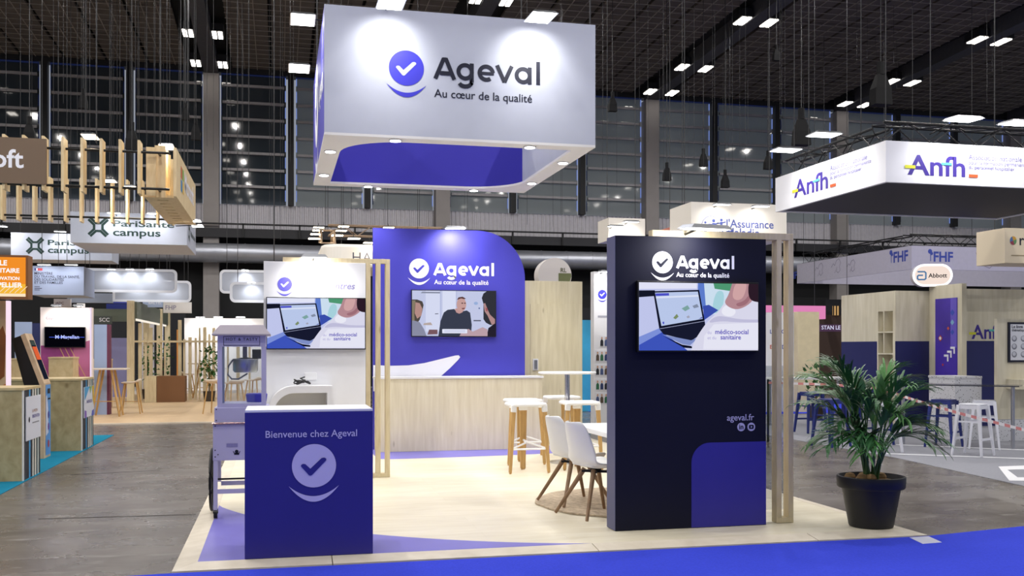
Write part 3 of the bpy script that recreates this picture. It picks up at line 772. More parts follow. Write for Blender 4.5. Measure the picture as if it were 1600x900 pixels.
def meeting_picture(fr, x0, x1, z0, z1, parent):
    W, Hh = x1 - x0, z1 - z0; mb = MB(); lay = [0]
    def pg(h, pts):
        lay[0] += 1; mb.mat(scr(h)); mb.poly(fr, [(x0 + a * W, z0 + b * Hh) for a, b in pts], .002 + lay[0] * .0003)
    def el(h, a, b, r, s, n=24): pg(h, [(a + r * math.cos(2 * math.pi * i / n), b + s * math.sin(2 * math.pi * i / n)) for i in range(n)])
    pg('#c6ccea', [(0, 0), (1, 0), (1, 1), (0, 1)])
    pg('#d9def6', [(.16, .1), (.34, .1), (.34, 1), (.16, 1)]); pg('#b4bce0', [(.33, .1), (.342, .1), (.342, 1), (.33, 1)]); pg('#dde2f8', [(.36, .3), (.52, .3), (.52, 1), (.36, 1)]); pg('#b4bce0', [(.52, .2), (.53, .2), (.53, 1), (.52, 1)])
    pg('#8d93a8', [(.1, .94), (.33, .94), (.33, .975), (.12, .975)]); pg('#4a4c5e', [(.27, .48), (.31, .485), (.31, .5), (.27, .495)])
    el('#9bb2dd', .76, .73, .025, .035); el('#6d7ca8', .8, .62, .01, .02)
    pg('#b9a9a4', [(.13, .24), (.24, .24), (.22, .30), (.14, .28)]); pg('#7a5a62', [(.18, .03), (.3, .04), (.3, .14), (.2, .14)])
    pg('#3a3f50', [(.31, 0), (.335, .33), (.375, .52), (.42, .58), (.50, .60), (.52, .55), (.60, .55), (.65, .57), (.69, .52), (.71, .25), (.70, 0)])
    pg('#c49a98', [(.505, .60), (.525, .52), (.56, .495), (.60, .53), (.61, .66)]); el('#c9a09c', .585, .70, .058, .155); pg('#5d3f40', [(.53, .80), (.55, .86), (.60, .875), (.64, .83), (.62, .82), (.58, .835)])
    pg('#7a4a4c', [(.585, .62), (.63, .63), (.62, .60), (.60, .59)]); el('#3a2a30', .595, .73, .012, .012); el('#3a2a30', .627, .73, .010, .012)
    pg('#514a45', [(0, .80), (.06, .80), (.12, .76), (.135, .68), (.115, .5), (.09, .36), (.05, .25), (0, .25)]); pg('#b78f88', [(.04, .74), (.09, .72), (.12, .6), (.11, .45), (.06, .38), (.03, .5)]); pg('#8a7f6a', [(0, .78), (.04, .78), (.025, .5), (.03, .3), (0, .3)])
    pg('#8c8fa6', [(0, 0), (.17, 0), (.14, .15), (.09, .30), (.04, .33), (0, .34)])
    pg('#33343c', [(.83, .85), (.85, .95), (.89, 1), (1, 1), (1, .25), (.93, .25), (.88, .30), (.85, .38), (.85, .72)]); pg('#b38c8c', [(.85, .72), (.87, .74), (.90, .60), (.93, .48), (.99, .38), (.99, .25), (.95, .26), (.90, .46), (.865, .55)]); pg('#a55a5e', [(.875, .64), (.9, .62), (.9, .55), (.88, .56)])
    pg('#26222f', [(.89, 0), (.91, .18), (1, .3), (1, 0)]); pg('#bfa3ac', [(.56, 0), (.60, .12), (.67, .16), (.72, .10), (.84, .2), (.9, .15), (.9, 0)]); pg('#6a6d80', [(.73, .33), (.82, .33), (.82, .36), (.73, .36)])
    pg('#e6e9fb', rrect(.355, .655, .06, .155, .012)); pg('#b5bcdf', [(.38, .115), (.63, .115), (.63, .125), (.38, .125)]); pg('#b5bcdf', [(.38, .088), (.63, .088), (.63, .097), (.38, .097)])
    mb.build('screen_picture', None, parent)
meeting_picture(f2, 2.0, 3.315, 1.778, 2.478, tv2)
flood('wall_floodlight', 'flat floodlight over the indigo back wall', (2.62, 14.95, 3.41), (2.62, 15.3, 3.05), 40, size=(.32, .11), arm_to=V(2.62, 15.35, 3.44), angle=125)

bar = thing('bar_counter', 'long pine-fronted bar counter with white top', 'bar counter', (2.75, 15.05, PZ))
PINEF = wood('pine_bar_front', '#e6ddc2', '#d8cdae', (6, 6, .5))
MB().box(1.42, 3.97, 14.88, 15.17, PZ, 1.13).build('front_panel', PINEF, bar, bevel=.002)
MB().box(1.40, 3.99, 14.86, 15.27, 1.13, 1.16).build('bar_top', WHITE, bar, bevel=.003)
cab = thing('pine_storage_cabin', 'tall pine storage cabin with door and lock behind the bar', 'storage cabin', (4.28, 15.8, PZ))
cf = 15.46
MB().box(3.76, 4.80, cf, 16.4, PZ, 2.67).build('body', PINE, cab, bevel=.003)
MB().box(3.93, 4.79, cf - .012, cf - .001, PZ + .02, 2.30).build('door', PINE, cab)
fl = Fr((0, cf - .012, 0))
lk = MB().fbox(fl, 3.965, 4.055, 1.235, 1.42, 0, .02).build('lock_plate', WHITEP, cab, bevel=.006)
MB().fbox(fl, 3.985, 4.035, 1.255, 1.40, .02, .04).build('keypad', pm('grey_lock', '#6e7076', .4), lk, bevel=.004)

# ---- high table and bar stools
ht = thing('high_table', 'round white high table on a chrome column', 'table', (3.82, 13.0, PZ))
MB().lathe([(.0, 1.24), (.375, 1.24), (.395, 1.25), (.395, 1.262), (.385, 1.268), (.0, 1.268)], (3.82, 13.0, 0), 40).build('table_top', WHITEP, ht, smooth=True)
MB().cyl((3.82, 13.0, .07), (3.82, 13.0, 1.24), .036, n=18).build('column', CHROME, ht, smooth=True)
MB().lathe([(.0, PZ + .001), (.24, PZ + .001), (.24, .052), (.10, .07), (.036, .10)], (3.82, 13.0, 0), 32).build('foot', CHROME, ht, smooth=True)
def make_stool():
    r = thing('bar_stool', 'x', 'stool', (0, 0, 0), 'bar stools with white seat rings')
    hw = .22
    # white seat ring: flat rounded bar bent round three sides with down-turned sockets
    ring = MB(); pts = rrect(-hw, hw, -.2, .2, .07)
    n = len(pts)
    ring.tube([(a, b, .845) for a, b in pts], .022, 8, True)
    s = ring.build('seat_ring', WHITEP, r, smooth=True)
    MB().slab(rrect(-hw + .012, hw - .012, -.19, .19, .06), .835, .848).build('seat_pan', WHITEP, r)
    feet = [(-.245, -.20, .055, .030), (.245, -.20, .055, .030), (.02, .225, .095, .030)]
    for fx, fy_, wd, dd in feet:
        tx, ty = fx * .80, fy_ * .88
        lg = MB(); sd = (1, 0, 0)
        lg.bar((tx, ty, .80), (fx, fy_, .015), wd, dd * 1.3, wd * .72, dd, sd); lg.bar((fx, fy_, .015), (fx + .002, fy_, 0), wd * .72, dd, wd * .5, dd, sd)
        lg.build('leg', OAK, r, bevel=.008)
        MB().bar((tx * .99, ty, .845), (tx * 1.02, ty * 1.01, .755), wd + .016, dd * 1.3 + .016, wd + .012, dd * 1.3 + .012, sd).build('leg_socket', WHITEP, r, bevel=.012)
    MB().tube([(-.232, -.19, .30), (.232, -.19, .30)], .012, 8).build('footrest', WHITEP, r)
    MB().tube([(-.232, -.19, .30), (.0, .0, .36), (.02, .20, .38)], .012, 8).build('footrest', WHITEP, r)
    MB().tube([(.232, -.19, .30), (.05, .03, .36), (.02, .20, .38)], .012, 8).build('footrest', WHITEP, r)
    return r
st = make_stool()
st.location = (3.02, 12.12, PZ); st['label'] = 'oak-legged bar stool with white seat, nearest in front of the bar'; WORLD[st.name] = st.location.copy()
dup(st, (3.20, 13.0, PZ), 0.02, 'oak-legged bar stool hidden behind the nearest bar stool')
dup(st, (3.78, 12.30, PZ), -.05, 'oak-legged bar stool in front of the chrome table column')
dup(st, (3.95, 13.72, PZ), math.pi, 'oak-legged bar stool behind the chrome table column')

# ---- rug, meeting table, shell chairs
rg = MB(); rn = 72
rim = [(3.42 + (.93 + .012 * math.sin(7 * t) + .008 * math.sin(17 * t)) * math.cos(t), 9.45 + (.96 + .012 * math.sin(9 * t)) * math.sin(t)) for t in [2 * math.pi * i / rn for i in range(rn)]]
rg.slab(rim, PZ + .001, PZ + .016)
tag(rg.build('round_rug', pm('woven_jute', '#b9a78f', .95, noise=.25, scale=26, bump=.6)), 'round woven jute rug under the shell chairs', 'rug')
mt = thing('meeting_table', 'low white meeting table with soft corners behind the black tower', 'table', (3.6, 9.9, PZ + .016))
MB().slab(rrect(3.10, 4.15, 9.0, 10.45, .12), .715, .765).build('table_top', WHITE, mt, bevel=.008)
MB().slab(rrect(3.42, 3.85, 9.55, 10.1, .05), PZ + .016, .715).build('pedestal', WHITE, mt, bevel=.004)
def make_chair():
    r = thing('shell_chair', 'x', 'chair', (0, 0, 0), 'white shell chairs on the rug')
    # side profile (forward = +x): front lip, seat, curve, back
    prof = [(.245, .435, .20), (.235, .455, .215), (.16, .458, .225), (.05, .447, .235), (-.06, .445, .238), (-.14, .462, .235), (-.195, .51, .228), (-.225, .58, .218), (-.248, .66, .205), (-.27, .74, .188), (-.292, .81, .165), (-.305, .85, .135), (-.31, .868, .09)]
    nv = 12; P = []
    for i, (x, z, hw) in enumerate(prof):
        seat = max(0, 1 - max(0, z - .46) / .10)
        for j in range(nv + 1):
            s = 2 * j / nv - 1; e = s * s
            P.append((x + (1 - seat) * .085 * e, s * hw, z + seat * .05 * e * e + (0 if i else 0)))
    F = [(i * (nv + 1) + j, i * (nv + 1) + j + 1, (i + 1) * (nv + 1) + j + 1, (i + 1) * (nv + 1) + j) for i in range(len(prof) - 1) for j in range(nv)]
    s = MB().raw(P, F).build('seat_shell', WHITEP, r, smooth=True)
    so = s.modifiers.new('thickness', 'SOLIDIFY'); so.thickness = .02; so.offset = 0
    sb_ = s.modifiers.new('round', 'SUBSURF'); sb_.levels = 1; sb_.render_levels = 2
    MB().slab(rrect(-.17, .17, -.19, .19, .08), .462, .485).build('cushion', pm('white_leatherette', '#e6e5e2', .55), r, bevel=.01)
    hub = MB().bar((-.09, -.09, .405), (.09, .09, .405), .05, .02).bar((-.09, .09, .405), (.09, -.09, .405), .05, .02).cyl((0, 0, .40), (0, 0, .44), .05)
    hub.build('seat_bracket', BLACKM, r)
    for sx in (-1, 1):
        for sy in (-1, 1):
            MB().cyl((sx * .075, sy * .075, .425), (sx * .272, sy * .262, .010), .023, .015, 10).build('leg', WALNUT, r, smooth=True)
    return r
ch = make_chair()
ch.location = (2.83, 8.70, PZ + .016); ch.rotation_euler.z = math.radians(16); ch['label'] = 'white shell chair on oak legs, the one nearer the black tower'; WORLD[ch.name] = ch.location.copy()
dup(ch, (2.86, 9.48, PZ + .016), math.radians(14), 'white shell chair on oak legs, the one nearer the bar stools')
dup(ch, (4.42, 9.75, PZ + .016), math.radians(182), 'white shell chair mostly hidden behind the meeting table')

# ---- black tower
tw = thing('navy_tower', 'tall midnight navy display tower with white lettering and indigo corner', 'display tower', (3.47, 8.09, PZ))
MB().box(2.77, 4.160, 7.985, 8.20, PZ, 2.54).build('body', NAVY, tw, bevel=.003)
fs = Fr((2.77, 0, 0), (0, -1, 0))
MB().fbox(fs, -8.199, -7.986, PZ + .002, 2.538, 0, .003).build('side_skin', NAVYG, tw)
fr = Fr((0, 7.985, 0))
MB().poly(fr, rrect(3.458, 4.159, PZ + .002, .77, .17, (0, 0, 0, 1)), .003).build('indigo_corner', BLUED, tw)
mark(fr, .187, LOGOW, NAVY, tw, 3.192, 2.318)
word(fr, .170, LOGOW, tw, 3.183, 2.3135, .138)
text('Au cœur de la qualité', LOGOW, tw, fr, 3.318, 2.197, width=.492, bold=.012)
text('ageval.fr', LOGOL, tw, fr, 3.788, .957, width=.255, bold=.006)
i1 = MB().disc(fr, 3.922, .899, .037, .003, 28).build('network_icon', LOGOL, tw)
text('in', NAVY, i1, fr, 3.902, .881, width=.04, bold=.02, d=.006, name='icon_letters')
i2 = MB().disc(fr, 4.018, .899, .037, .003, 28).build('video_icon', LOGOL, tw)
MB().poly(fr, rrect(3.995, 4.041, .881, .917, .01), .005).build('icon_box', NAVY, i2)
MB().poly(fr, [(4.012, .889), (4.028, .899), (4.012, .909)], .007).build('icon_arrow', LOGOL, i2)
tv3, f2 = television('large screen with laptop picture on the navy tower', fr, 2.948, 4.066, 1.552, 2.155, (3.5, 7.97, 1.55))
laptop_picture(f2, 2.962, 4.054, 1.566, 2.142, tv3)
slat_frame('timber slat frame attached to the right of the navy tower', 3.12, (4.288, 4.402), 4.450, 8.03, 2.60, 2.5415, .048, .095)
flood('tower_floodlight', 'flat floodlight over the navy tower', (3.42, 7.62, 2.565), (3.36, 7.985, 2.44), 30, size=(.40, .13), arm_to=V(3.42, 8.06, 2.565), angle=130, blend=1.0)
# clear acrylic screen standing behind the slats
acr = thing('acrylic_screen', 'clear acrylic screen standing behind the timber slats of the tower', 'screen', (4.42, 8.6, PZ))
AC = glass('clear_acrylic', '#eef0f2', .10, .05)
for z0, z1 in ((PZ + .02, .88), (.885, 1.42)): MB().box(4.18, 4.72, 8.60, 8.606, z0, z1).build('acrylic_sheet', AC, acr)
for x in (4.185, 4.715): MB().box(x - .012, x + .012, 8.59, 8.616, PZ, 1.0).build('acrylic_post', glass('acrylic_post', '#dfe3e6', .2, .1), acr)

# ---- hanging cube sign
CX0, CX1, CY0, CY1, CZ0, CZ1 = .505, 3.712, 11.43, 15.02, 4.0, 5.475
cube = thing('hanging_cube_sign', 'large hanging white box sign with emblem and lettering, lit from above', 'hanging sign', (2.1, 13.2, CZ0))
t = .03
MB().box(CX0, CX1, CY0, CY0 + t, CZ0 + .03, CZ1).build('front_face', WHITEF, cube)
MB().box(CX0, CX1, CY1 - t, CY1, CZ0 + .03, CZ1).build('back_face', pm('indigo_lining', '#3a34b0', .6), cube)
MB().box(CX0, CX0 + t, CY0 + t, CY1 - t, CZ0 + .03, CZ1).build('left_face', BLUE, cube)
MB().box(CX1 - t, CX1, CY0 + t, CY1 - t, CZ0 + .03, CZ1).build('right_face', WHITEF, cube)
def ringpanel(mb, outer, inner, z0, z1):
    n = len(outer); P = [(a, b, z) for z in (z0, z1) for pts in (outer, inner) for a, b in pts]
    F = []
    for i in range(n):
        j = (i + 1) % n
        F += [(i, n + i, n + j, j), (2 * n + i, 2 * n + j, 3 * n + j, 3 * n + i), (i, j, 2 * n + j, 2 * n + i), (n + i, 3 * n + i, 3 * n + j, n + j)]
    return mb.raw(P, F)
ins = .23; rr = .75
inn = rrect(CX0 + ins, CX1 - ins, CY0 + ins, CY1 - ins, rr, (1, 0, 1, 0))
cxm, cym = (CX0 + CX1) / 2, (CY0 + CY1) / 2
def outward(p):     # matching point on the outer rectangle
    dx, dy = p[0] - cxm, p[1] - cym; hx, hy = (CX1 - CX0) / 2, (CY1 - CY0) / 2
    k = min(hx / abs(dx) if dx else 9e9, hy / abs(dy) if dy else 9e9); return (cxm + dx * k, cym + dy * k)
# resample the inner outline and insert outer corners
outer = [outward(p) for p in inn]
full_i, full_o = [], []
cs = [(CX0, CY0), (CX1, CY0), (CX1, CY1), (CX0, CY1)]
for i in range(len(inn)):
    j = (i + 1) % len(inn); full_i.append(inn[i]); full_o.append(outer[i])
    for c in cs:
        a0 = math.atan2(outer[i][1] - cym, outer[i][0] - cxm); a1 = math.atan2(outer[j][1] - cym, outer[j][0] - cxm); ac = math.atan2(c[1] - cym, c[0] - cxm)
        if a1 < a0 - 1e-6: a1 += 2 * math.pi
        if ac < a0 - 1e-6: ac += 2 * math.pi
        if a0 + 1e-4 < ac < a1 - 1e-4: full_i.append(((inn[i][0] + inn[j][0]) / 2, (inn[i][1] + inn[j][1]) / 2)); full_o.append(c)
ringpanel(MB(), full_o, full_i, CZ0, CZ0 + .03).build('soffit_ring', pm('white_soffit_board', '#e8e6e2', .6), cube)
for a, b in ((1.32, 11.545), (2.93, 11.56), (.618, 12.37), (.616, 14.07), (1.30, 14.91), (2.90, 14.91), (3.6, 12.44), (3.6, 14.08)):
    o = MB().cyl((a, b, CZ0 - .012), (a, b, CZ0 - .001), .075, n=20).build('downlight', STEEL, cube)
    MB().cyl((a, b, CZ0 - .016), (a, b, CZ0 - .012), .062, n=20).build('downlight_lens', LAMPW, o)
    point_light('SPOT', 'downlight_beam', (a, b, CZ0 - .03), (a, b, 0), 88 * SPOT, (1, .98, .95), cube, .05, 115, .7)
fr = Fr((0, CY0, 0))
mark(fr, .405, LOGOB, WHITEF, cube, 1.434, 4.81)
word(fr, .405, INK, cube, 1.424, 4.81, .118)
text('Au cœur de la qualité', INK, cube, fr, 1.755, 4.496, width=1.17, bold=.008)
fl = Fr((CX0, CY1, 0), (0, -1, 0))
k = 1.1
mark(fl, k, LOGOW, BLUE, cube, 1.35, 4.85)
text('Ageval', LOGOW, cube, fl, 2.1, 4.6, width=1.25, bold=.02)
cables(cube, [(CX0 + .05, CY0 + .05, CZ1), (CX1 - .05, CY0 + .05, CZ1), (CX0 + .05, CY1 - .05, CZ1), (CX1 - .05, CY1 - .05, CZ1)], .01)
LC = ['white floodlight on the box sign, front edge, left one', 'white floodlight on the box sign, front edge, right one', 'white floodlight beside the box sign, upper of the two at left', 'white floodlight beside the box sign, lower of the two at left']
for i, (p, tgt, arm) in enumerate((((1.20, 10.93, 5.36), (1.22, 11.43, 4.95), (1.20, 11.45, 5.47)), ((2.90, 10.93, 5.34), (2.90, 11.43, 4.95), (2.90, 11.45, 5.47)),
                                   ((.28, 12.0, 5.46), (.505, 12.0, 4.9), (.52, 12.0, 5.47)), ((.28, 14.1, 5.46), (.505, 14.1, 4.9), (.52, 14.1, 5.47)))):
    flood('sign_floodlight', LC[i], p, tgt, 42, 'floodlights on the box sign', (.30, .26), V(*arm), angle=105, blend=1.0)

# ---- potted palm
pp = V(5.02, 7.72, PZ + .001)
palm = thing('potted_palm', 'leafy green palm in a large black plastic pot at the stand corner', 'plant', pp)
POT = pm('black_pot_plastic', '#17171a', .5)
MB().lathe([(.0, 0), (.182, 0), (.187, .01), (.245, .33), (.248, .335), (.275, .335), (.284, .345), (.288, .425), (.284, .435), (.268, .437), (.262, .42), (.245, .36), (.0, .36)], pp, 44).build('pot', POT, palm, smooth=True)
so = MB(); so.lathe([(.25, .375), (.19, .40), (.12, .41), (.0, .415)], pp, 24)
so.build('soil_cover', pm('burlap_brown', '#8a6d4c', .95, noise=.35, scale=22, bump=.8), palm, smooth=True)
for i in range(7):
    a = random.uniform(0, 6.28); r_ = random.uniform(.05, .2); c = pp + V(r_ * math.cos(a), r_ * math.sin(a), .41)
    MB().lathe([(.0, .05), (.035, .04), (.05, .015), (.045, -.01), (.0, -.02)], c, 9).build('bark_lump', pm('bark_lump', '#9a7a54', .95, noise=.3, scale=20), palm, smooth=True)
LEAF = pm('palm_leaf_green', '#4a8040', .42, noise=.35, scale=5)
LEAF2 = pm('palm_leaf_dark', '#2f5f34', .4, noise=.3, scale=5)
STEMG = pm('palm_stem_green', '#4a6b38', .5, noise=.2)
def frond(ang, reach, top, drop, nl, mat, leaflet):
    """bare stalk rising from the pot, then an arching blade of forward-pointing leaflets"""
    dh = V(math.cos(ang), math.sin(ang), 0); side = V(-dh.y, dh.x, 0)
    base = pp + dh * .04 + side * random.uniform(-.05, .05) + UP * .40
    pts = []; N = 16
    for i in range(N + 1):
        t = i / N
        pts.append(base + dh * reach * (.30 * t + .70 * t ** 2.4) + side * .05 * math.sin(3 * t + ang) * t + UP * (top * (1.55 * t - .55 * t * t) - drop * t ** 3.2))
    st_ = MB().tube(pts, [.009 - .006 * i / N for i in range(N + 1)], 5).build('frond_stem', STEMG, palm, smooth=True)
    mb = MB()
    for k in range(nl):
        t = .48 + .52 * k / (nl - 1); f = t * N; i = min(int(f), N - 1); p = pts[i].lerp(pts[i + 1], f - i); tg = (pts[i + 1] - pts[i]).normalized()
        L = leaflet * (.62 + .38 * math.sin(math.pi * min(1, (t - .40) / .54))) * random.uniform(.85, 1.12)
        for s in (-1, 1):
            d0 = (tg * .95 + side * s * .62 + UP * .12 + V(random.uniform(-.16, .16), random.uniform(-.16, .16), random.uniform(-.12, .12))).normalized()
            wd = .008 + .004 * random.random(); q = p.copy(); dd = d0.copy(); row = []
            wv = d0.cross(UP).normalized(); M = 5; dr_ = random.uniform(.25, .55)
            for j in range(M + 1):
                u = j / M; wj = wd * (math.sin(math.pi * min(1, .16 + u * .84)) ** .7) * (1 if j < M else .05)
                row += [q - wv * wj, q + wv * wj + UP * wj * .35]
                dd = (dd - UP * dr_ * u).normalized(); q = q + dd * (L / M)
            mb.raw(row, [(2 * j, 2 * j + 1, 2 * j + 3, 2 * j + 2) for j in range(M)])
    mb.build('frond_leaflets', mat, st_)
FR = [(185, .50, .72, .10), (165, .46, .95, .10), (200, .40, .62, .16), (150, .40, .50, .25), (225, .42, .55, .22), (0, .52, .70, .10), (18, .44, .92, .08), (-20, .42, .58, .18), (40, .45, .70, .15), (-45, .40, .62, .2),
      (90, .35, .95, .08), (115, .42, .80, .12), (65, .36, .9, .1), (-90, .34, .70, .2), (-115, .40, .55, .25), (-70, .25, .88, .1), (180, .28, 1.02, .05), (10, .22, .98, .06), (250, .28, .80, .15), (-10, .50, .42, .22), (192, .50, .40, .25), (-130, .40, .36, .28), (-55, .45, .36, .25), (135, .3, 1.0, .06), (-160, .34, .85, .1), (-30, .36, .84, .1)]
for i, (a, rc, tp, dr) in enumerate(FR):
    frond(math.radians(a + random.uniform(-8, 8)), rc * 1.12, max(.60, tp * 1.0 + .08), dr + .03, 19, LEAF if i % 2 else LEAF2, .31)
for a, zt in ((4.93, .98), (5.05, 1.12), (4.86, 1.10), (5.12, .95)):      # broad upright young leaves
    b0 = V(a, 7.66, zt); rows = []
    for j in range(8):
        u = j / 7; wj = .05 * math.sin(math.pi * (.1 + .9 * u)) ** .8 * (1 if j < 7 else .02); c = b0 + V(.02 * math.sin(u * 3), -.05 * u, .24 * u)
        rows += [c - V(wj, 0, 0), c + V(wj, .02, 0)]
    MB().raw(rows, [(2 * j, 2 * j + 1, 2 * j + 3, 2 * j + 2) for j in range(7)]).build('broad_leaf', pm('broad_leaf_green', '#4a7448', .4, noise=.3), palm, smooth=True)
    MB().tube([pp + UP * .4, V(a, 7.7, .4 + (zt - .4) * .6), b0], .007, 5).build('leaf_stalk', STEMG, palm)

# ================================================================== NEIGHBOURING STANDS, LEFT
# ---- striped plywood counters and touch kiosk on the teal carpet
SIDEX = -2.95
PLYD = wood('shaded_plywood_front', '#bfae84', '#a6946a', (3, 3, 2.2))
PLY = wood('plywood_top', '#d6c194', '#c8b183', (3, 1, 3), knots=False)
STRIPES = [('#e8e6e2', .04), ('#3a3f48', .16), ('#2c3038', .14), ('#4aa0d8', .08), ('#2f333b', .10), ('#e3e0d6', .06), ('#3d4a4c', .08), ('#efeadc', .06), ('#46525a', .10), ('#d9e3da', .05), ('#3b4248', .13)]
def striped_counter(label, y0, y1, x0, poster, ztop=1.115):
    r = thing('plywood_counter', label, 'counter', ((x0 + SIDEX) / 2, (y0 + y1) / 2, .006), 'plywood counters with striped ends')
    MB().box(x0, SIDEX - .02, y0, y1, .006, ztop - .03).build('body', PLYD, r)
    MB().box(x0 - .01, SIDEX, y0 - .01, y1 + .01, ztop - .03, ztop).build('counter_top', PLY, r)
    tot = sum(w_ for _, w_ in STRIPES); y = y0
    for h, w_ in STRIPES:
        e = y + w_ / tot * (y1 - y0)
        MB().box(SIDEX - .02, SIDEX - (.004 if h[1] in 'ed' else .010), y + .002, e - .002, .006, ztop - .03).build('stripe_board', pm('stripe_' + h[1:], h, .5), r); y = e
    f = Fr((SIDEX - .002, y0, 0), (0, 1, 0)); D = y1 - y0
    po = MB().fbox(f, .10 * D, .93 * D, poster[0], poster[1], 0, .012).build('poster_board', pm('poster_white', '#dfe1ea', .5), r)
    return r, po, f, D
c1, po, f, D = striped_counter('plywood counter with striped end, the nearer of the pair', 12.86, 13.75, -4.4, (.47, 1.0))
mb = MB().disc(f, .25 * D, .72, .035, .014, 20); mb.build('poster_emblem', INK, po)
text('LA MAISON', pm('poster_brown', '#a06a4a', .5), po, f, .42 * D, .80, width=.3 * D, d=.014)
text('INNOVATION', pm('poster_violet', '#4a3f9c', .5), po, f, .42 * D, .73, width=.42 * D, bold=.01, d=.014)
MB().rect(f, .42 * D, .82 * D, .665, .68, .014).build('poster_line', pm('poster_grey', '#8a8c96', .5), po)
c2, po, f, D = striped_counter('plywood counter with striped end, the farther one beyond the kiosk', 16.5, 17.5, -4.3, (.5, .98), 1.12)
for pts, h in (([(.12 * D, .98), (.55 * D, .98), (.2 * D, .8), (.12 * D, .78)], '#4aa3d6'), ([(.5 * D, .98), (.75 * D, .98), (.6 * D, .86)], '#7fb07a'), ([(.75 * D, .98), (.92 * D, .98), (.92 * D, .66), (.82 * D, .75)], '#d6b43c'), ([(.7 * D, .5), (.92 * D, .5), (.92 * D, .6), (.75 * D, .58)], '#5a6ac8'), ([(.12 * D, .5), (.3 * D, .5), (.28 * D, .6), (.12 * D, .62)], '#8a6ac0')):
    MB().poly(f, pts, .014).build('poster_blob', pm('poster_' + h[1:], h, .5), po)
text('INNOVATION', pm('poster_violet', '#4a3f9c', .5), po, f, .3 * D, .72, width=.45 * D, bold=.01, d=.014)
kx = -3.22
kio = thing('touch_kiosk', 'leaning plywood touch kiosk with orange screen between the plywood counters', 'kiosk', (-3.5, 15.6, .006))
fk = Fr((0, 15.42, 0))
prof = [(-3.78, .006), (-3.27, .006), (-3.27, 1.08), (-3.52, 1.79), (-3.70, 1.72), (-3.52, 1.0)]
MB().prism(fk, prof, -.36, 0).build('black_case', BLACK, kio)
PKW = wood('pink_plywood', '#d8bd9c', '#c9ab88', (3, 3, 3), knots=False)
MB().raw([(-3.268, 15.415, .006), (-3.268, 15.83, .006), (-3.268, 15.83, 1.082), (-3.268, 15.415, 1.082), (-3.522, 15.415, 1.80), (-3.522, 15.83, 1.80),
          (-3.33, 15.415, .006), (-3.33, 15.83, .006), (-3.33, 15.83, 1.07), (-3.33, 15.415, 1.07), (-3.58, 15.415, 1.775), (-3.58, 15.83, 1.775)],
         [(0, 1, 2, 3), (3, 2, 5, 4), (6, 9, 8, 7), (9, 10, 11, 8), (0, 3, 9, 6), (3, 4, 10, 9), (1, 7, 8, 2), (2, 8, 11, 5), (4, 5, 11, 10), (0, 6, 7, 1)]).build('plywood_face', PKW, kio)
fkf = Fr((-3.268, 15.415, 0), (0, 1, 0))
fku = Fr((-3.268, 15.415, 1.082), (0, 1, 0), (-.254, 0, .718))
MB().rect(fkf, .09, .405, .04, 1.06, .003).build('blue_front_print', pm('kiosk_blue', '#5f9ad8', .5), kio)
MB().poly(fkf, [(.09, .32), (.26, .36), (.24, .72), (.16, .92), (.09, .88)], .005).build('print_shape', pm('kiosk_pale', '#cfd6ec', .5), kio)
for b, h in ((.62, '#3c3f9a'), (.45, '#6a4aa0'), (.2, '#b8485a')): MB().disc(fkf, .26, b, .055, .007, 16).build('print_dot', pm('kiosk_dot_' + h[1:], h, .5), kio)
MB().rect(fkf, .2, .36, .93, 1.0, .006).build('card_slot', INK, kio); MB().rect(fkf, .22, .38, .84, .865, .006).build('card_slot', INK, kio)
mb = MB(); mb.mat(scr('#23283a', .6)); mb.rect(fku, .10, .38, .06, .66, .003); mb.mat(scr('#e8663c', .9)); mb.rect(fku, .11, .37, .36, .56, .005); mb.mat(scr('#5c6a66', .5)); mb.rect(fku, .11, .37, .58, .65, .005)
mb.build('kiosk_screen', None, kio)
# ---- orange light box and photo panel at the picture's edge
p0, p1 = at(-70, 466, 14.6), at(44, 399, 14.6)
lb = thing('orange_light_box', 'glowing orange light box sign with white lettering above the plywood counters', 'light box', (p1.x, 14.6, p0.z))
f = Fr((0, 14.6, 0))
MB().fbox(f, p0.x, p1.x, p0.z, p1.z, -.25, 0).build('box_frame', pm('brown_frame', '#8a5a34', .5), lb)
mb = MB(); mb.mat(em('orange_glow', '#f2902a', 1.0)); mb.rect(f, p0.x + .02, p1.x - .03, p0.z + .03, p1.z - .03, .004)
mb.mat(em('yellow_glow', '#f6b93c', 1.0)); mb.rect(f, p0.x + .02, p1.x - .03, p0.z + .03, p0.z + .20, .006)
for i in range(5):
    x = p1.x - .36 + i * .065; mb.mat(em('pale_glow', '#fbe6c4', 1.0)); mb.stroke(f, [(x, p0.z + .08), (x + .09, p0.z + .17)], .008, .008)
mb.rect(f, p0.x + .02, p1.x - .03, p0.z + .03, p0.z + .07, .009)
mb.build('glowing_face', None, lb)
EW = em('white_letter_glow', '#ffffff', 1.0)
for i, (s, wd) in enumerate((('ÔLE', .19), ('RSITAIRE', .36), ('NOVATION', .36), ('TPELLIER', .40))):
    text(s, EW, lb, f, p1.x - .06 - .37, p1.z - .14 - i * .098, width=wd * .9, bold=.03, d=.012)
MB().box(p0.x + .3, p0.x + .4, 14.68, 14.78, .006, p0.z).build('support_post', BLACKM, lb)
q0, q1 = at(-70, 800, 14.95), at(12, 470, 14.95)
pp2 = thing('photo_panel', 'tall printed panel in orange and brown with a glowing edge at the left', 'panel', (q1.x - .4, 15.0, .006))
f = Fr((0, 14.95, 0))
MB().fbox(f, q0.x, q1.x, .006, q1.z, -.12, 0).build('panel', pm('sand_print', '#d8b890', .6, noise=.2, scale=1.4), pp2)
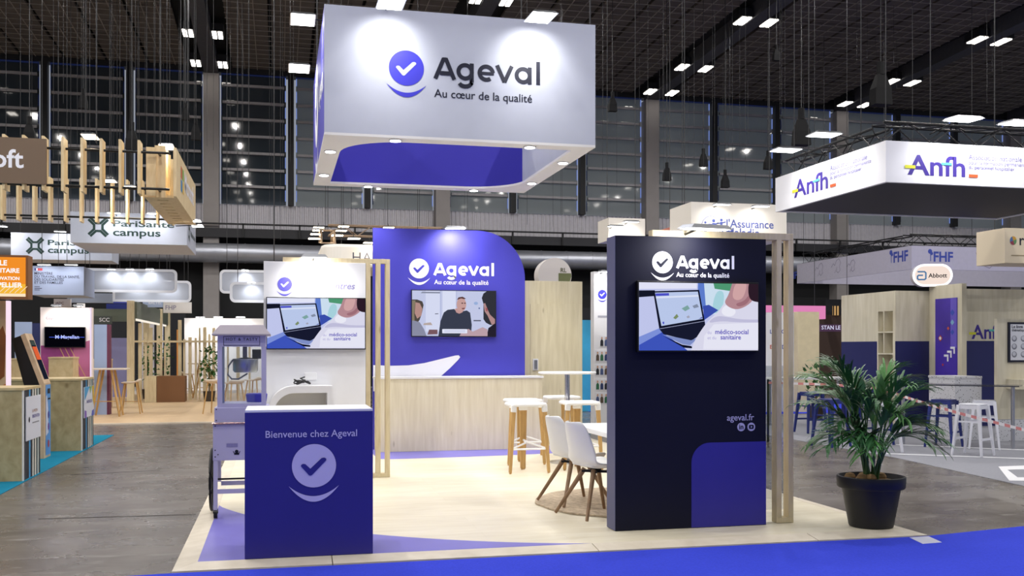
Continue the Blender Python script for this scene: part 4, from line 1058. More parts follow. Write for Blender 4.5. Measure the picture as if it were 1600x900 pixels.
MB().poly(f, [(q1.x - .5, .8), (q1.x - .04, 1.2), (q1.x - .02, 1.75), (q1.x - .06, 1.9), (q1.x - .3, 1.5)], .004).build('brown_print', pm('brown_print', '#8a4f26', .6, noise=.3, scale=3), pp2)
MB().poly(f, [(q1.x - .5, .2), (q1.x - .02, .3), (q1.x - .02, 1.1), (q1.x - .2, 1.0), (q1.x - .5, .75)], .004).build('orange_print', pm('orange_print', '#c87a3a', .6, noise=.3, scale=3), pp2)
MB().fbox(f, q1.x - .02, q1.x + .02, .006, q1.z, -.1, .012).build('glowing_edge', em('pink_edge_glow', '#f3dcec', 1.1), pp2)

# ---- slatted timber ring canopy
can = thing('slatted_ring_canopy', 'hanging ring of pale timber slats on black rails with a brown sign', 'hanging canopy', (-4, 20, 4.2))
YF, YB, XR = 18.0, 22.2, -1.72
ZT, ZB = 5.06, 4.27
SLATW = wood('lit_timber_slat', '#e2cda4', '#d2b98c', (4, 4, 1), knots=False)
def slat(x, y, wd, dp, rot=0):
    MB().box(x - wd / 2, x + wd / 2, y - dp / 2, y + dp / 2, ZB - .06, ZT + .05).build('slat', SLATW, can)
xs = -8.0
while xs < XR - .3: slat(xs, YF, .04, .34); slat(xs + .12, YB, .04, .30); xs += .30
yy = YF + .25
while yy < YB: slat(XR - .28, yy, .18, .035); yy += .42
for y in (YF, YB):
    for z in (ZT - .12, ZB + .05): MB().cyl((-8.2, y, z), (XR - .1, y, z), .022, n=8).build('black_rail', BLACK, can)
for z in (ZT - .12, ZB + .05): MB().cyl((XR - .28, YF, z), (XR - .28, YB, z), .022, n=8).build('black_rail', BLACK, can)
MB().box(XR - .05, XR, YF + .1, YB, ZB - .05, ZT).build('end_board', SLATW, can)
for y in (YF + .14, YF + .6): MB().box(XR - .50, XR - .34, y, y + .03, ZB - .05, ZT).build('end_fin', SLATW, can)
MB().box(XR - .55, XR - .05, YF + .3, YB, ZB - .05, ZB - .01).build('end_soffit', SLATW, can)
fe = Fr((XR, YF, 0), (0, 1, 0))
mb = MB()
for i, h in enumerate(('#c8704a', '#7fae5a', '#4a90c8', '#d8b04a')): mb.mat(pm('sq_' + h[1:], h, .5)); mb.rect(fe, .9 + (i % 2) * .30, 1.17 + (i % 2) * .30, 4.68 - (i // 2) * .24, 4.89 - (i // 2) * .24, .004)
mb.build('four_square_emblem', None, can)
text('Microsoft', LOGOW, can, fe, 1.65, 4.55, width=2.0, bold=.02)
sgn = MB().box(-9.0, at(73, 250, YF - .16).x, YF - .2, YF - .14, at(73, 288, YF - .2).z, at(73, 217, YF - .2).z).build('brown_sign_board', pm('taupe_sign_board', '#74604e', .6), can)
fs = Fr((0, YF - .2, 0)); pe = at(37, 262, YF - .2); ps = at(-120, 262, YF - .2)
text('Microsoft', LOGOW, sgn, fs, pe.x - 1.62, pe.z, width=1.62, bold=.02)
cables(can, [(-6, YF, ZT), (-3, YF, ZT), (XR - .28, YF + .3, ZT), (-6, YB, ZT), (-3, YB, ZT), (XR - .28, YB - .2, ZT)])
for i, (u, v, y, lb_) in enumerate(((141, 214, 18.6, 'above the slat ring, left of the two upper lamps'), (261, 230, 18.6, 'above the slat ring at its end boards'), (171, 283, 21.7, 'low inside the slat ring, left one'), (204, 293, 21.7, 'low inside the slat ring, right one'))):
    p = at(u, v, y)
    flood('canopy_lamp', 'warm flat lamp ' + lb_, p, p + V(.25, -.2 if i < 2 else .3, -.7), 30, 'lamps of the slat ring', (.26, .26), p + V(0, .25, .12), (1, .88, .68), LAMPY, 130)

# ---- hanging box signs
def box_sign(name, label, u0, u1, vt, vb, y, depth, mat, right=True, cat='hanging sign', up=True):
    """box sign whose front face fills the given extent at depth y"""
    a, b = at(u0, vb, y), at(u1, vt, y); um = (u0 + u1) / 2
    zb = at(um, vb, y).z; zt = at(um, vt, y).z
    r = thing(name, label, cat, ((a.x + b.x) / 2, y + depth / 2, zb))
    MB().box(a.x, b.x, y, y + depth, zb, zt).build('box', mat, r)
    if up: cables(r, [(a.x + .1, y + depth / 2, zt), (b.x - .1, y + depth / 2, zt)])
    return r, Fr((0, y, 0)), a.x, b.x, zb, zt
SIGNW = pm('sign_fabric', '#b2b8c8', .7, noise=.02)
GREENK = pm('dark_green_ink', '#15332f', .5)
def xlogo(fr, cx, cz, s, parent):
    for k in range(4):
        a = math.pi / 2 * k; mb = MB()
        def rot(p): return (cx + s * (p[0] * math.cos(a) - p[1] * math.sin(a)), cz + s * (p[0] * math.sin(a) + p[1] * math.cos(a)))
        mb.stroke(fr, [rot((-.42, .52)), rot((-.12, .22)), rot((.12, .22)), rot((.42, .52))], .13 * s, .004); mb.build('emblem_arm', GREENK, parent)
def campus(label, u0, u1, vt, vb, y, depth):
    r, f, x0, x1, zb, zt = box_sign('campus_sign', label, u0, u1, vt, vb, y, depth, SIGNW); W = x1 - x0; Hh = zt - zb
    return r, f, x0, x1, zb, zt, W, Hh
r, f, x0, x1, zb, zt, W, Hh = campus('white campus box sign with dark emblem, the one under the slat ring', 110, 292, 333, 381, 25, 2.6)
xlogo(f, x0 + .235 * W, zb + .52 * Hh, .42, r)
text('PariSanté', GREENK, r, f, x0 + .36 * W, zb + .56 * Hh, width=.53 * W, height=.20 * Hh * 1.0, bold=.02)
text('campus', GREENK, r, f, x0 + .36 * W, zb + .26 * Hh, width=.41 * W, height=.20 * Hh * 1.2, bold=.02)
fr_ = Fr((x1, 25, 0), (0, 1, 0)); xlogo(fr_, .6, zb + .5 * Hh, .4, r)
text('PariSanté campus', GREENK, r, fr_, 1.0, zb + .45 * Hh, width=1.4, bold=.02)
for i, (u, v) in enumerate(((178, 333), (240, 334))):
    p = at(u, v, 24.6); flood('campus_lamp', 'floodlight over the campus sign under the slat ring, %s' % ('left', 'right')[i], p, p + V(0, .45, -.4), 16, None, (.3, .14), p + V(0, .5, -.02), angle=120)
for i, (u, v) in enumerate(((305, 346), (309, 354))):
    p = ax(u, v, x1 + .45); flood('campus_side_lamp', 'floodlight at the side of the campus sign, %s' % ('nearer one', 'farther one')[i], p, (x1, p.y, p.z - .4), 30, None, (.25, .14), V(x1, p.y, p.z), angle=120)
r, f, x0, x1, zb, zt, W, Hh = campus('white campus box sign with dark emblem, the lower farther one at left', 17, 175, 365, 406, 29.5, 1.2)
xlogo(f, x0 + .235 * W, zb + .52 * Hh, .42, r)
text('PariSanté', GREENK, r, f, x0 + .36 * W, zb + .56 * Hh, width=.53 * W, height=.20 * Hh, bold=.02)
text('campus', GREENK, r, f, x0 + .36 * W, zb + .26 * Hh, width=.41 * W, height=.20 * Hh * 1.2, bold=.02)
p = at(94, 362, 29.1); flood('campus_lamp', 'floodlight over the farther campus sign at left', p, p + V(0, .45, -.4), 20, None, (.3, .14), p + V(0, .5, -.02), angle=120)
p = at(2, 354, 29.1); flood('campus_lamp', 'floodlight at the left edge above the farther campus sign', p, p + V(.3, .45, -.4), 30, None, (.3, .14), p + V(0, .5, -.02), angle=120)
# ministry sign
r, f, x0, x1, zb, zt = box_sign('ministry_sign', 'pale blue-grey ministry box sign with dark lettering', 48, 131, 416, 461, 27, 1.5, pm('ministry_fabric', '#98a4c0', .7)); W = x1 - x0; Hh = zt - zb
mb = MB(); mb.mat(pm('flag_blue', '#2a3a8c', .5)); mb.rect(f, x0 + .07 * W, x0 + .10 * W, zb + .84 * Hh, zb + .92 * Hh); mb.mat(LOGOW); mb.rect(f, x0 + .10 * W, x0 + .13 * W, zb + .84 * Hh, zb + .92 * Hh); mb.mat(pm('flag_red', '#c8444a', .5)); mb.rect(f, x0 + .13 * W, x0 + .22 * W, zb + .84 * Hh, zb + .92 * Hh); mb.build('flag_block', None, r)
for i, (s, wd) in enumerate((('MINISTÈRE', .34), ('DU TRAVAIL, DE LA SANTÉ,', .85), ('DES SOLIDARITÉS', .55), ('ET DES FAMILLES', .53))):
    text(s, INK, r, f, x0 + .07 * W, zb + (.70 - .105 * i) * Hh, width=wd * W, bold=.012)
for i in range(3): MB().rect(f, x0 + .07 * W, x0 + (.17 + .04 * (i % 2)) * W, zb + (.27 - .055 * i) * Hh, zb + (.29 - .055 * i) * Hh).build('motto_line', INK, r)
for i, u in enumerate((69, 111)):
    p = at(u, 414, 26.6); flood('ministry_lamp', 'floodlight over the ministry sign, %s one' % ('left', 'right')[i], p, p + V(0, .45, -.45), 9, None, (.3, .14), p + V(0, .5, 0), angle=120)
# translucent rounded panels
HAZE = pm('frosted_panel', '#b8c0d0', .5, alpha=.72)
RIM = pm('frosted_rim', '#d5dae4', .4)
def frosted(label, u0, u1, vt, vb, y, corners, lamps=()):
    a, b = at(u0, vb, y), at(u1, vt, y); zb, zt = at((u0 + u1) / 2, vb, y).z, at((u0 + u1) / 2, vt, y).z
    r = thing('frosted_sign_panel', label, 'hanging sign', ((a.x + b.x) / 2, y, zb), 'frosted hanging panels')
    f = Fr((0, y, 0)); pts = rrect(a.x, b.x, zb, zt, .14, corners)
    MB().prism(f, pts, -.02, 0).build('sheet', HAZE, r)
    mb = MB(); n = len(pts); cx, cz = (a.x + b.x) / 2, (zb + zt) / 2
    ip = rrect(a.x + .07, b.x - .07, zb + .07, zt - .07, .08, corners)
    mb.raw([f.p(p[0], p[1], .012) for p in pts] + [f.p(p[0], p[1], .012) for p in ip], [(i, (i + 1) % n, n + (i + 1) % n, n + i) for i in range(n)])
    mb.build('rim', RIM, r)
    cables(r, [(a.x + .2, y - .01, zt), (b.x - .2, y - .01, zt)])
    for i, u in enumerate(lamps):
        p = at(u, vt + 1, y - .25); mbq = flood('frosted_panel_lamp', 'small floodlight, %s on the %s' % (('left one', 'second from left', 'right one')[i] if len(lamps) > 1 else 'single one', label), p, p + V(0, .25, -.4), 12, 'lamps of the frosted panels', (.22, .10), p + V(0, .24, 0), angle=120)
frosted('large frosted panel beside the ministry sign', 128, 277, 420, 457, 29, (0, 1, 1, 0), (174, 203, 234))
frosted('lower frosted panel behind the large frosted panel', 176, 299, 438, 472, 31, (0, 1, 1, 0), (214, 263))
frosted('frosted panel left of the white display wall, upper one', 343, 440, 422, 459, 29, (1, 0, 0, 1), (383,))
frosted('frosted panel left of the white display wall, lower one', 359, 440, 441, 473, 27, (1, 0, 0, 1), (393,))
# smaller distant signs
PALEB = pm('pale_blue_print', '#aebfe0', .6)
def small_sign(label, u0, u1, vt, vb, y, mat, txt=None, ink=INK, tx=.1, tw=.7, glow=False, hang=True, depth=.15, bold=.01, ty=.3):
    r, f, x0, x1, zb, zt = box_sign('small_sign', label, u0, u1, vt, vb, y, depth, mat, up=hang); W = x1 - x0
    if txt: text(txt, ink, r, f, x0 + tx * W, zb + ty * (zt - zb), width=tw * W, bold=bold)
    return r
small_sign('blue strip sign with white lettering behind the frosted panels', 177, 208, 464, 474, 33, pm('violet_strip', '#3a48a8', .6), 'TLED', LOGOW, .12, .55)
small_sign('dark blue strip sign under the frosted panels', 166, 222, 475, 483, 34, pm('navy_strip', '#24307c', .6))
small_sign('pale grey fascia under the large frosted panel', 104, 176, 458, 473, 32, pm('grey_fascia', '#9aa6bd', .6))
small_sign('white fascia with faint lettering under the lower frosted panel', 255, 299, 472, 489, 32, pm('lit_white_fascia', '#f0efee', .6), 'FHP', pm('pale_ink', '#9a94ae', .6), .08, .38)
small_sign('pale sign with blue and red lettering under the lower frosted panel', 223, 254, 464, 480, 32.5, PALEB, 'BALTIS', LOGOW, .3, .6)
small_sign('white curved sign with purple lettering behind the ministry sign', 84, 110, 467, 479, 28.7, pm('cream_sign', '#e8e4e6', .6), 'iADC', pm('plum_ink', '#5a2a5a', .6), .1, .5)
small_sign('dark sign with pale lettering on the left aisle', 145, 174, 494, 506, 30, pm('graphite_sign', '#4a524e', .6), 'SCC', LOGOW, .35, .55, hang=False)
small_sign('small lit white block above the rose display wall', 120, 131, 474, 480, 23.25, pm('lit_white_fascia', '#f0efee', .6), hang=False)
DIM = pm('dim_blue_hall_panel', '#8fa0c4', .7)
# distant stand walls (Y 28 - 40)
def far_wall(label, u0, u1, vt, y, mat, depth=.3, zb=.03):
    a, b = at(u0, vt, y), at(u1, vt, y)
    return tag(MB().box(a.x, b.x, y, y + depth, zb, (a.z + b.z) / 2).build('partition_wall', mat), label, 'partition')
# ---- rose stand wall with a black screen
bgp = thing('sand_stand_floor', 'sand coloured raised stand floor in the left background', 'platform', (-5, 29, 0))
MB().box(-11, 1.1, 22.1, 36.5, .001, .03).build('deck', wood('sand_vinyl', '#d8bd98', '#cdb08a', (1, 4, 4), knots=False), bgp)
MB().box(-11, 1.1, 22.0, 22.1, .001, .032).build('edge_trim', pm('cream_trim', '#e3d7c4', .5), bgp)
MB().box(-10, 1.1, 36.0, 41, .031, .14).build('rear_step', pm('white_step', '#d6d2cf', .5), bgp)
pa, pb = at(63, 480, 23.2), at(143, 480, 23.2)
rw = thing('rose_display_wall', 'white and magenta display wall with a black screen in the left background', 'display wall', ((pa.x + pb.x) / 2, 23.3, .03))
MB().box(pa.x, pb.x, 23.2, 23.45, .03, pa.z).build('panel', pm('warm_white_panel', '#e6dad8', .6), rw)
f = Fr((0, 23.2, 0)); W = pb.x - pa.x
zl = at(100, 540, 23.2).z
mb = MB(); mb.mat(pm('magenta_print', '#8a3a78', .6, noise=.3, scale=2)); mb.rect(f, pa.x + .01, pb.x - .03, .04, zl, .003)
mb.mat(pm('rose_print', '#b0628a', .6)); mb.poly(f, [(pa.x + .45 * W, .04), (pb.x - .03, .04), (pb.x - .03, zl + .12), (pb.x - .35, zl)], .004)
for i in range(3): mb.mat(pm('gold_line', '#c8a06a', .5)); mb.stroke(f, [(pa.x + (.38 + .1 * i) * W, zl - .05), (pa.x + (.75 + .12 * i) * W, .75)], .015, .006)
mb.build('printed_field', None, rw)
MB().fbox(f, pb.x - .03, pb.x, .03, pa.z, 0, .02).build('glowing_edge', em('lilac_edge_glow', '#eedcf4', 1.0), rw)
text('Copilot', pm('rose_ink', '#8a6a7c', .6), rw, f, pa.x + .11 * W, at(70, 499, 23.2).z, width=.25 * W)
text('365', pm('rose_ink2', '#b07a8a', .6), rw, f, pa.x + .44 * W, at(98, 493, 23.2).z, width=.10 * W)
ta, tb = at(70, 543, 23.2), at(134, 511, 23.2)
tvl, f2 = television('black screen with a glowing blue line on the rose display wall', f, ta.x, tb.x, ta.z, tb.z, ((ta.x + tb.x) / 2, 23.15, ta.z))
mb = MB(); mb.mat(scr('#0a0a14', .5)); mb.rect(f2, ta.x + .015, tb.x - .015, ta.z + .015, tb.z - .015, .002); mb.mat(scr('#4a62e8', .9)); zc_ = (ta.z + tb.z) / 2
mb.rect(f2, ta.x + .1, tb.x - .02, zc_ - .006, zc_ + .006, .004); mb.rect(f2, ta.x + .25, tb.x - .25, zc_ - .015, zc_ + .015, .003); mb.build('screen_picture', None, tvl)
text('M Magellan', scr('#b8c4ff', 1), tvl, f2, ta.x + .22, zc_ - .03, width=.48, bold=.02, d=.008, name='screen_text')
for i, u in enumerate((88, 122)):
    p = at(u, 478, 22.9); flood('rose_wall_lamp', 'floodlight over the rose display wall, %s one' % ('left', 'right')[i], p, p + V(0, .3, -.4), 14, None, (.2, .1), p + V(0, .35, 0), (1, .93, .88), angle=125)
def ply_box(label, u0, u1, vt, y, dep):
    a, b = at(u0, vt, y), at(u1, vt, y)
    r = thing('plywood_desk', label, 'desk', ((a.x + b.x) / 2, y + dep / 2, .03 if y > 22.1 else .006))
    z0 = WORLD[r.name].z
    MB().box(a.x, b.x, y, y + dep, z0, a.z - .03).build('body', BIRCH, r); MB().box(a.x - .01, b.x + .01, y - .01, y + dep + .01, a.z - .03, a.z).build('desk_top', PLY, r)
ply_box('plywood desk in front of the rose display wall', 76, 114, 558, 22.3, .6)
ply_box('plywood desk left of the kiosk in the background', 16, 40, 560, 22.6, .6)
ply_box('plywood desk right of the rose display wall', 143, 170, 561, 27.6, .6)
# ---- timber bar tables and stools of the sand stand
SEATC = pm('cream_seat', '#dccfbf', .6)
def make_trestle():
    r = thing('timber_bar_table', 'x', 'table', (0, 0, 0), 'timber bar tables')
    MB().slab(rrect(-.45, .45, -.35, .35, .05), 1.07, 1.10).build('table_top', SEATC, r)
    for sx in (-1, 1):
        for sy in (-1, 1): MB().cyl((sx * .12, sy * .22, 1.07), (sx * .30, sy * .28, 0), .03, .022, 8).build('leg', OAK, r)
    MB().bar((-.22, -.27, .35), (.22, -.27, .35), .03, .02).build('stretcher', OAK, r)
    return r
def make_tstool():
    r = thing('timber_bar_stool', 'x', 'stool', (0, 0, 0), 'timber bar stools')
    P = []
    for i in range(7):
        for j in range(7):
            u, v = i / 3 - 1, j / 3 - 1; P.append((.22 * u * (1 - .12 * v * v), .19 * v * (1 - .12 * u * u), .76 + .05 * max(0, -u) ** 2 * 1.5 - .015 * (1 - v * v)))
    s = MB().raw(P, [(i * 7 + j, (i + 1) * 7 + j, (i + 1) * 7 + j + 1, i * 7 + j + 1) for i in range(6) for j in range(6)]).build('seat', SEATC, r, smooth=True)
    m_ = s.modifiers.new('thickness', 'SOLIDIFY'); m_.thickness = .03
    for sx in (-1, 1):
        for sy in (-1, 1): MB().cyl((sx * .13, sy * .12, .745), (sx * .23, sy * .20, 0), .019, .015, 8).build('leg', OAK, r)
    MB().bar((-.20, -.17, .28), (.20, -.17, .28), .022, .016).build('stretcher', OAK, r)
    return r
tb_ = make_trestle(); p = gr(168, 652); tb_.location = (p.x, p.y, .03); tb_['label'] = 'timber bar table with cream top, nearest in the left background'
p = gr(329, 614); dup(tb_, (p.x + .1, 32.5, .03), .2, 'timber bar table beside the shrub, partly behind the popcorn cart')
s0 = make_tstool(); p = gr(205, 648); s0.location = (p.x, p.y, .03); s0.rotation_euler.z = math.pi; s0['label'] = 'timber bar stool right of the nearest timber bar table'
p = gr(134, 646); dup(s0, (p.x, p.y, .03), 0.2, 'timber bar stool left of the nearest timber bar table')
p = gr(292, 622); dup(s0, (p.x, p.y, .03), .3, 'timber bar stool standing alone near the slat fence')
p = gr(336, 648); dup(s0, (p.x, p.y, .03), 1.2, 'timber bar stool just left of the popcorn cart')
p = gr(366, 650); dup(s0, (p.x, p.y, .03), 2.0, 'timber bar stool seen through the popcorn cart glass')
p = gr(398, 640); dup(s0, (p.x, p.y, .03), 2.6, 'farther timber bar stool seen through the popcorn cart glass')
# ---- open cabin of posts and a slat fence
GREENG = pm('sage_header', '#5f675c', .6)
cx_ = at(213, 545, 30.).x
cabn = thing('open_timber_cabin', 'open timber cabin with sage header and glowing strip in the left background', 'cabin', (cx_, 35, .03))
zt_ = at(213, 470, 30.).z
for u, y in ((209, 30.), (242, 33.5), (266, 36.), (273, 38.5)):
    x = cx_ - (.12 if y < 35 else 0); MB().box(x - .12, x + .06, y - .1, y + .1, .03 if y < 36 else .14, zt_).build('post', PINEW, cabn)
MB().box(cx_ - .08, cx_, 30.1, 38.4, zt_ - .5, zt_ - .02).build('header', GREENG, cabn)
MB().box(cx_ - 2.2, cx_ - .18, 33.6, 33.7, zt_ - .5, zt_ - .1).build('cross_header', GREENG, cabn)
MB().box(cx_ - .02, cx_ + .03, 36.4, 36.48, .2, zt_ - .5).build('glowing_strip', em('cool_strip_glow', '#dfe6ff', 1.2), cabn)
MB().box(cx_ - .06, cx_ - .02, 30.3, 38, zt_ - .56, zt_ - .5).build('ceiling_strip', em('soft_strip_glow', '#fff4e4', 1.0), cabn)
fen = thing('slat_fence', 'low fence of uneven pale timber slats on one rail', 'fence', (at(270, 600, 31.5).x, 31.5, .03))
for i, u in enumerate((219, 228, 236, 252, 258, 281, 288, 297, 306, 312, 320, 327, 334, 345, 356, 372, 390)):
    p = at(u, (505, 520, 512, 498, 540, 500, 530, 527, 528, 512, 511, 522, 512, 520, 510, 518, 512)[i], 31.5); wd = (.10, .06, .09, .06, .05)[i % 5]
    MB().box(p.x - wd / 2, p.x + wd / 2, 31.46, 31.54, .031, p.z).build('slat', PINEW, fen)
a, b = at(207, 533.5, 31.42), at(405, 536, 31.42); MB().box(a.x, b.x, 31.40, 31.45, a.z - .03, a.z + .03).build('rail', PINEW, fen)
a, b = at(226, 588, 30.4), at(283, 588, 30.4)
bn = thing('bench_box', 'long brown storage bench at the foot of the slat fence', 'bench', (a.x, 30.7, .03))
MB().box(a.x, a.x + .32, 30.4, 31.1, .031, a.z).build('pine_end', PINEW, bn); MB().box(a.x + .33, b.x + .1, 30.4, 31.1, .031, a.z).build('body', pm('brown_bench', '#7a5434', .6), bn)
a, b = at(288, 497, 37), at(415, 497, 37)
ww = tag(MB().box(a.x, b.x, 37, 37.3, .141, a.z).build('white_partition', pm('bright_white_partition', '#e6e4e4', .6)), 'brightly lit white partition behind the slat fence', 'partition')
for i, u in enumerate((313, 341, 376)):
    p = at(u, 496, 36.5); flood('partition_lamp', 'floodlight over the white partition behind the slat fence, %s one' % ('left', 'middle', 'right')[i], p, p + V(0, .5, -.6), 30, 'floodlights over the white partition', (.35, .12), p + V(0, .6, 0), angle=130)
def shrub(label, u, v, y, rad, h, z0, n=150):
    c = gr(u, v) if y is None else at(u, v, y); r = thing('leafy_shrub', label, 'plant', (c.x, c.y, z0))
    MB().lathe([(.0, z0), (.14, z0), (.18, z0 + .3), (.0, z0 + .3)], (c.x, c.y, 0), 14).build('planter', pm('dark_planter', '#3a3028', .7), r)
    MB().cyl((c.x, c.y, z0 + .3), (c.x, c.y, z0 + h * .6), .02, n=6).build('stem', pm('shrub_stem', '#5a4630', .8), r)
    mb = MB()
    for i in range(n):
        a = random.uniform(0, 6.28); q = random.random() ** .5; ph = random.uniform(-1, 1)
        p = V(c.x + rad * q * math.cos(a) * math.sqrt(1 - ph * ph), c.y + rad * q * math.sin(a) * math.sqrt(1 - ph * ph), z0 + .35 + (h - .35) * (.5 + .5 * ph * q))
        d_ = V(random.uniform(-1, 1), random.uniform(-1, 1), random.uniform(-.3, 1)).normalized(); sd = d_.cross(V(.3, .2, 1)).normalized(); L = rad * .45
        mb.raw([p, p + d_ * L * .5 + sd * L * .25, p + d_ * L, p + d_ * L * .5 - sd * L * .25], [(0, 1, 2, 3)])
    mb.build('foliage', pm('shrub_green', '#3a6a34', .6, noise=.4, scale=6), r, kind='stuff')
shrub('bushy green shrub in a pot left of the popcorn cart', 327, 600, 30.7, .40, 1.75, .03)
shrub('tall green shrub inside the open timber cabin', 231, 590, 32.6, .30, 1.9, .03)
shrub('green shrub by the glowing strip of the cabin', 254, 590, 33.2, .32, 2.0, .03)
# dim distant walls
far_wall('dark blue distant partition left of the rose display wall', 40, 63, 505, 27, pm('deep_blue_wall', '#1f2a5a', .7))
far_wall('pale blue roll-up panel left of the rose display wall', 23, 49, 503, 25.5, pm('cool_panel', '#9fb2d6', .6), .08)
far_wall('pale blue roll-up panel right of the rose display wall', 147, 167, 507, 25, pm('cool_panel', '#9fb2d6', .6), .08)
far_wall('plum coloured end panel right of the rose display wall', 167, 171, 507, 25, pm('plum_panel', '#6a3450', .6), .3)
far_wall('pale violet far partition between the bar table and the timber cabin', 172, 205, 528, 34, pm('violet_far_wall', '#8a8ab8', .7))
far_wall('dark far partition behind the timber cabin', 120, 290, 486, 40, pm('soot_wall', '#202126', .8))
far_wall('white poster wall inside the timber cabin', 220, 240, 495, 36, pm('poster_wall', '#cfcfd8', .6), .2, .03)
far_wall('yellow and orange far banner beside the timber cabin', 276, 283, 515, 35.5, pm('amber_banner', '#d08a3a', .6), .1, .03)

# ================================================================== CENTRE BACKGROUND
r = thing('white_drum_sign', 'white rounded drum sign with thin dark lettering left of the indigo wall', 'hanging sign', (at(560, 400, 26).x, 27, at(560, 410, 26).z))
a, b = at(502, 410, 26), at(700, 386, 26)
DW = pm('lit_drum_fabric', '#f3efe6', .6)
f = Fr((0, 26, 0))
MB().slab(rrect(a.x, b.x, 26, 29, .5), a.z - .12, b.z + .02).build('drum', DW, r, bevel=.08)
text('HAS', pm('slate_ink', '#5a5a66', .5), r, f, at(551, 410, 26).x, at(551, 409, 26).z, height=.26, space=1.1)
MB().poly(f, [(at(566, 408, 26).x, at(566, 406, 26).z), (at(573, 405, 26).x, at(573, 405, 26).z + .03), (at(582, 409, 26).x, at(582, 409, 26).z + .01), (at(573, 407, 26).x, at(573, 407.5, 26).z)], .004).build('red_swash', pm('vermilion', '#d2552f', .5), r)
cables(r, [(a.x + .6, 27.5, b.z + .02), (b.x - .6, 27.5, b.z + .02)])
TRC = []
def truss(name, label, p0, p1, s=.29, mat=TRUSS, n=None, parent=None):
    """square lattice truss between two points: chords and zigzag braces"""
    p0, p1 = Vector(p0), Vector(p1); d_ = p1 - p0; L = d_.length; d_.normalize(); sd = d_.cross(UP).normalized()
    r = parent or thing(name, label, 'truss', p0)
    for i in (-1, 1):
        for j in (0, 1): MB().cyl(p0 + sd * i * s / 2 + UP * j * s, p1 + sd * i * s / 2 + UP * j * s, .022, n=6).build('chord', mat, r)
    n = n or max(3, int(L / (s * 1.3))); mb = MB()
    for k in range(n):
        q0 = p0 + d_ * L * k / n; q1 = p0 + d_ * L * (k + 1) / n; fl_ = k % 2
        for i in (-1, 1): mb.cyl(q0 + sd * i * s / 2 + UP * (s if fl_ else 0), q1 + sd * i * s / 2 + UP * (0 if fl_ else s), .011, n=5)
        for j in (0, 1): mb.cyl(q0 + sd * (s / 2 if fl_ else -s / 2) + UP * j * s, q1 + sd * (-s / 2 if fl_ else s / 2) + UP * j * s, .011, n=5)
    mb.build('lattice_braces', mat, r, kind='stuff')
    cables(r, [p0 + d_ * L * .2 + UP * s, p0 + d_ * L * .8 + UP * s])
    return r
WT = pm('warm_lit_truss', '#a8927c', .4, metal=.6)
t0, t1 = at(508, 384, 26.4), at(513, 356, 30)
truss('lighting_truss', 'warmly lit truss rising behind the white drum sign', (at(512, 370, 27).x, 26.4, at(512, 383, 26.4).z + .05), (at(512, 370, 27).x + .1, 31, at(512, 375, 27).z + .35), .35, WT)
truss('lighting_truss', 'truss crossing behind the white drum sign', (at(515, 365, 30.5).x, 31.4, at(515, 368, 31.4).z), (at(690, 372, 31.4).x, 31.4, at(515, 368, 31.4).z), .32, WT)
for i, (u, v, y) in enumerate(((498, 355.5, 30.5), (497, 360, 29.5), (494, 366, 28.5), (491, 373, 27.5), (537, 354, 30), (533, 360.5, 29), (527, 368, 28), (553, 373, 26.5), (578, 379.5, 25.8), (607, 356, 29))):
    p = at(u, v, y); dl_ = flood('drum_lamp', 'warm floodlight over the white drum sign, %s' % ('top of the left stack', 'second of the left stack', 'third of the left stack', 'lowest of the left stack', 'top of the middle trio', 'second of the middle trio', 'lowest of the middle trio', 'in front of the drum', 'right above the red swash', 'alone above the indigo wall')[i],
          p, p + V(.3, .3, -.7), 12, 'warm lamps over the drum sign', (.34, .26), p + V(0, .2, .15), (1, .9, .75), LAMPY, 140)
    if i in (4, 9): cables(dl_, [p + V(0, .2, .15)])
# round sign peeking over the cabin
p = at(867, 432, 18.2)
rs = thing('round_sign', 'large round white sign peeking over the pine storage cabin', 'sign', (p.x, 18.2, .006))
f = Fr((0, 18.2, 0)); rad = .33; zc0 = at(867, 430, 18.2).z
MB().prism(f, [(p.x + rad * math.cos(2 * math.pi * i / 48), zc0 + rad * math.sin(2 * math.pi * i / 48)) for i in range(48)], -.3, 0).build('disc', pm('pearl_disc', '#d6d0cc', .5), rs)
MB().poly(f, [(p.x + .07, zc0 - .18), (p.x + .275, zc0 - .18), (p.x + .325, zc0 - .02), (p.x + .32, zc0 + .04), (p.x + .07, zc0 + .04)], .004).build('olive_field', pm('olive_print', '#6a7048', .6), rs)
text('RL', pm('olive_ink', '#5a5c44', .6), rs, f, p.x + .11, zc0 + .06, width=.12, bold=.02)
MB().box(p.x - .05, p.x + .05, 18.25, 18.4, .006, zc0 - rad + .01).build('post', WHITE, rs)
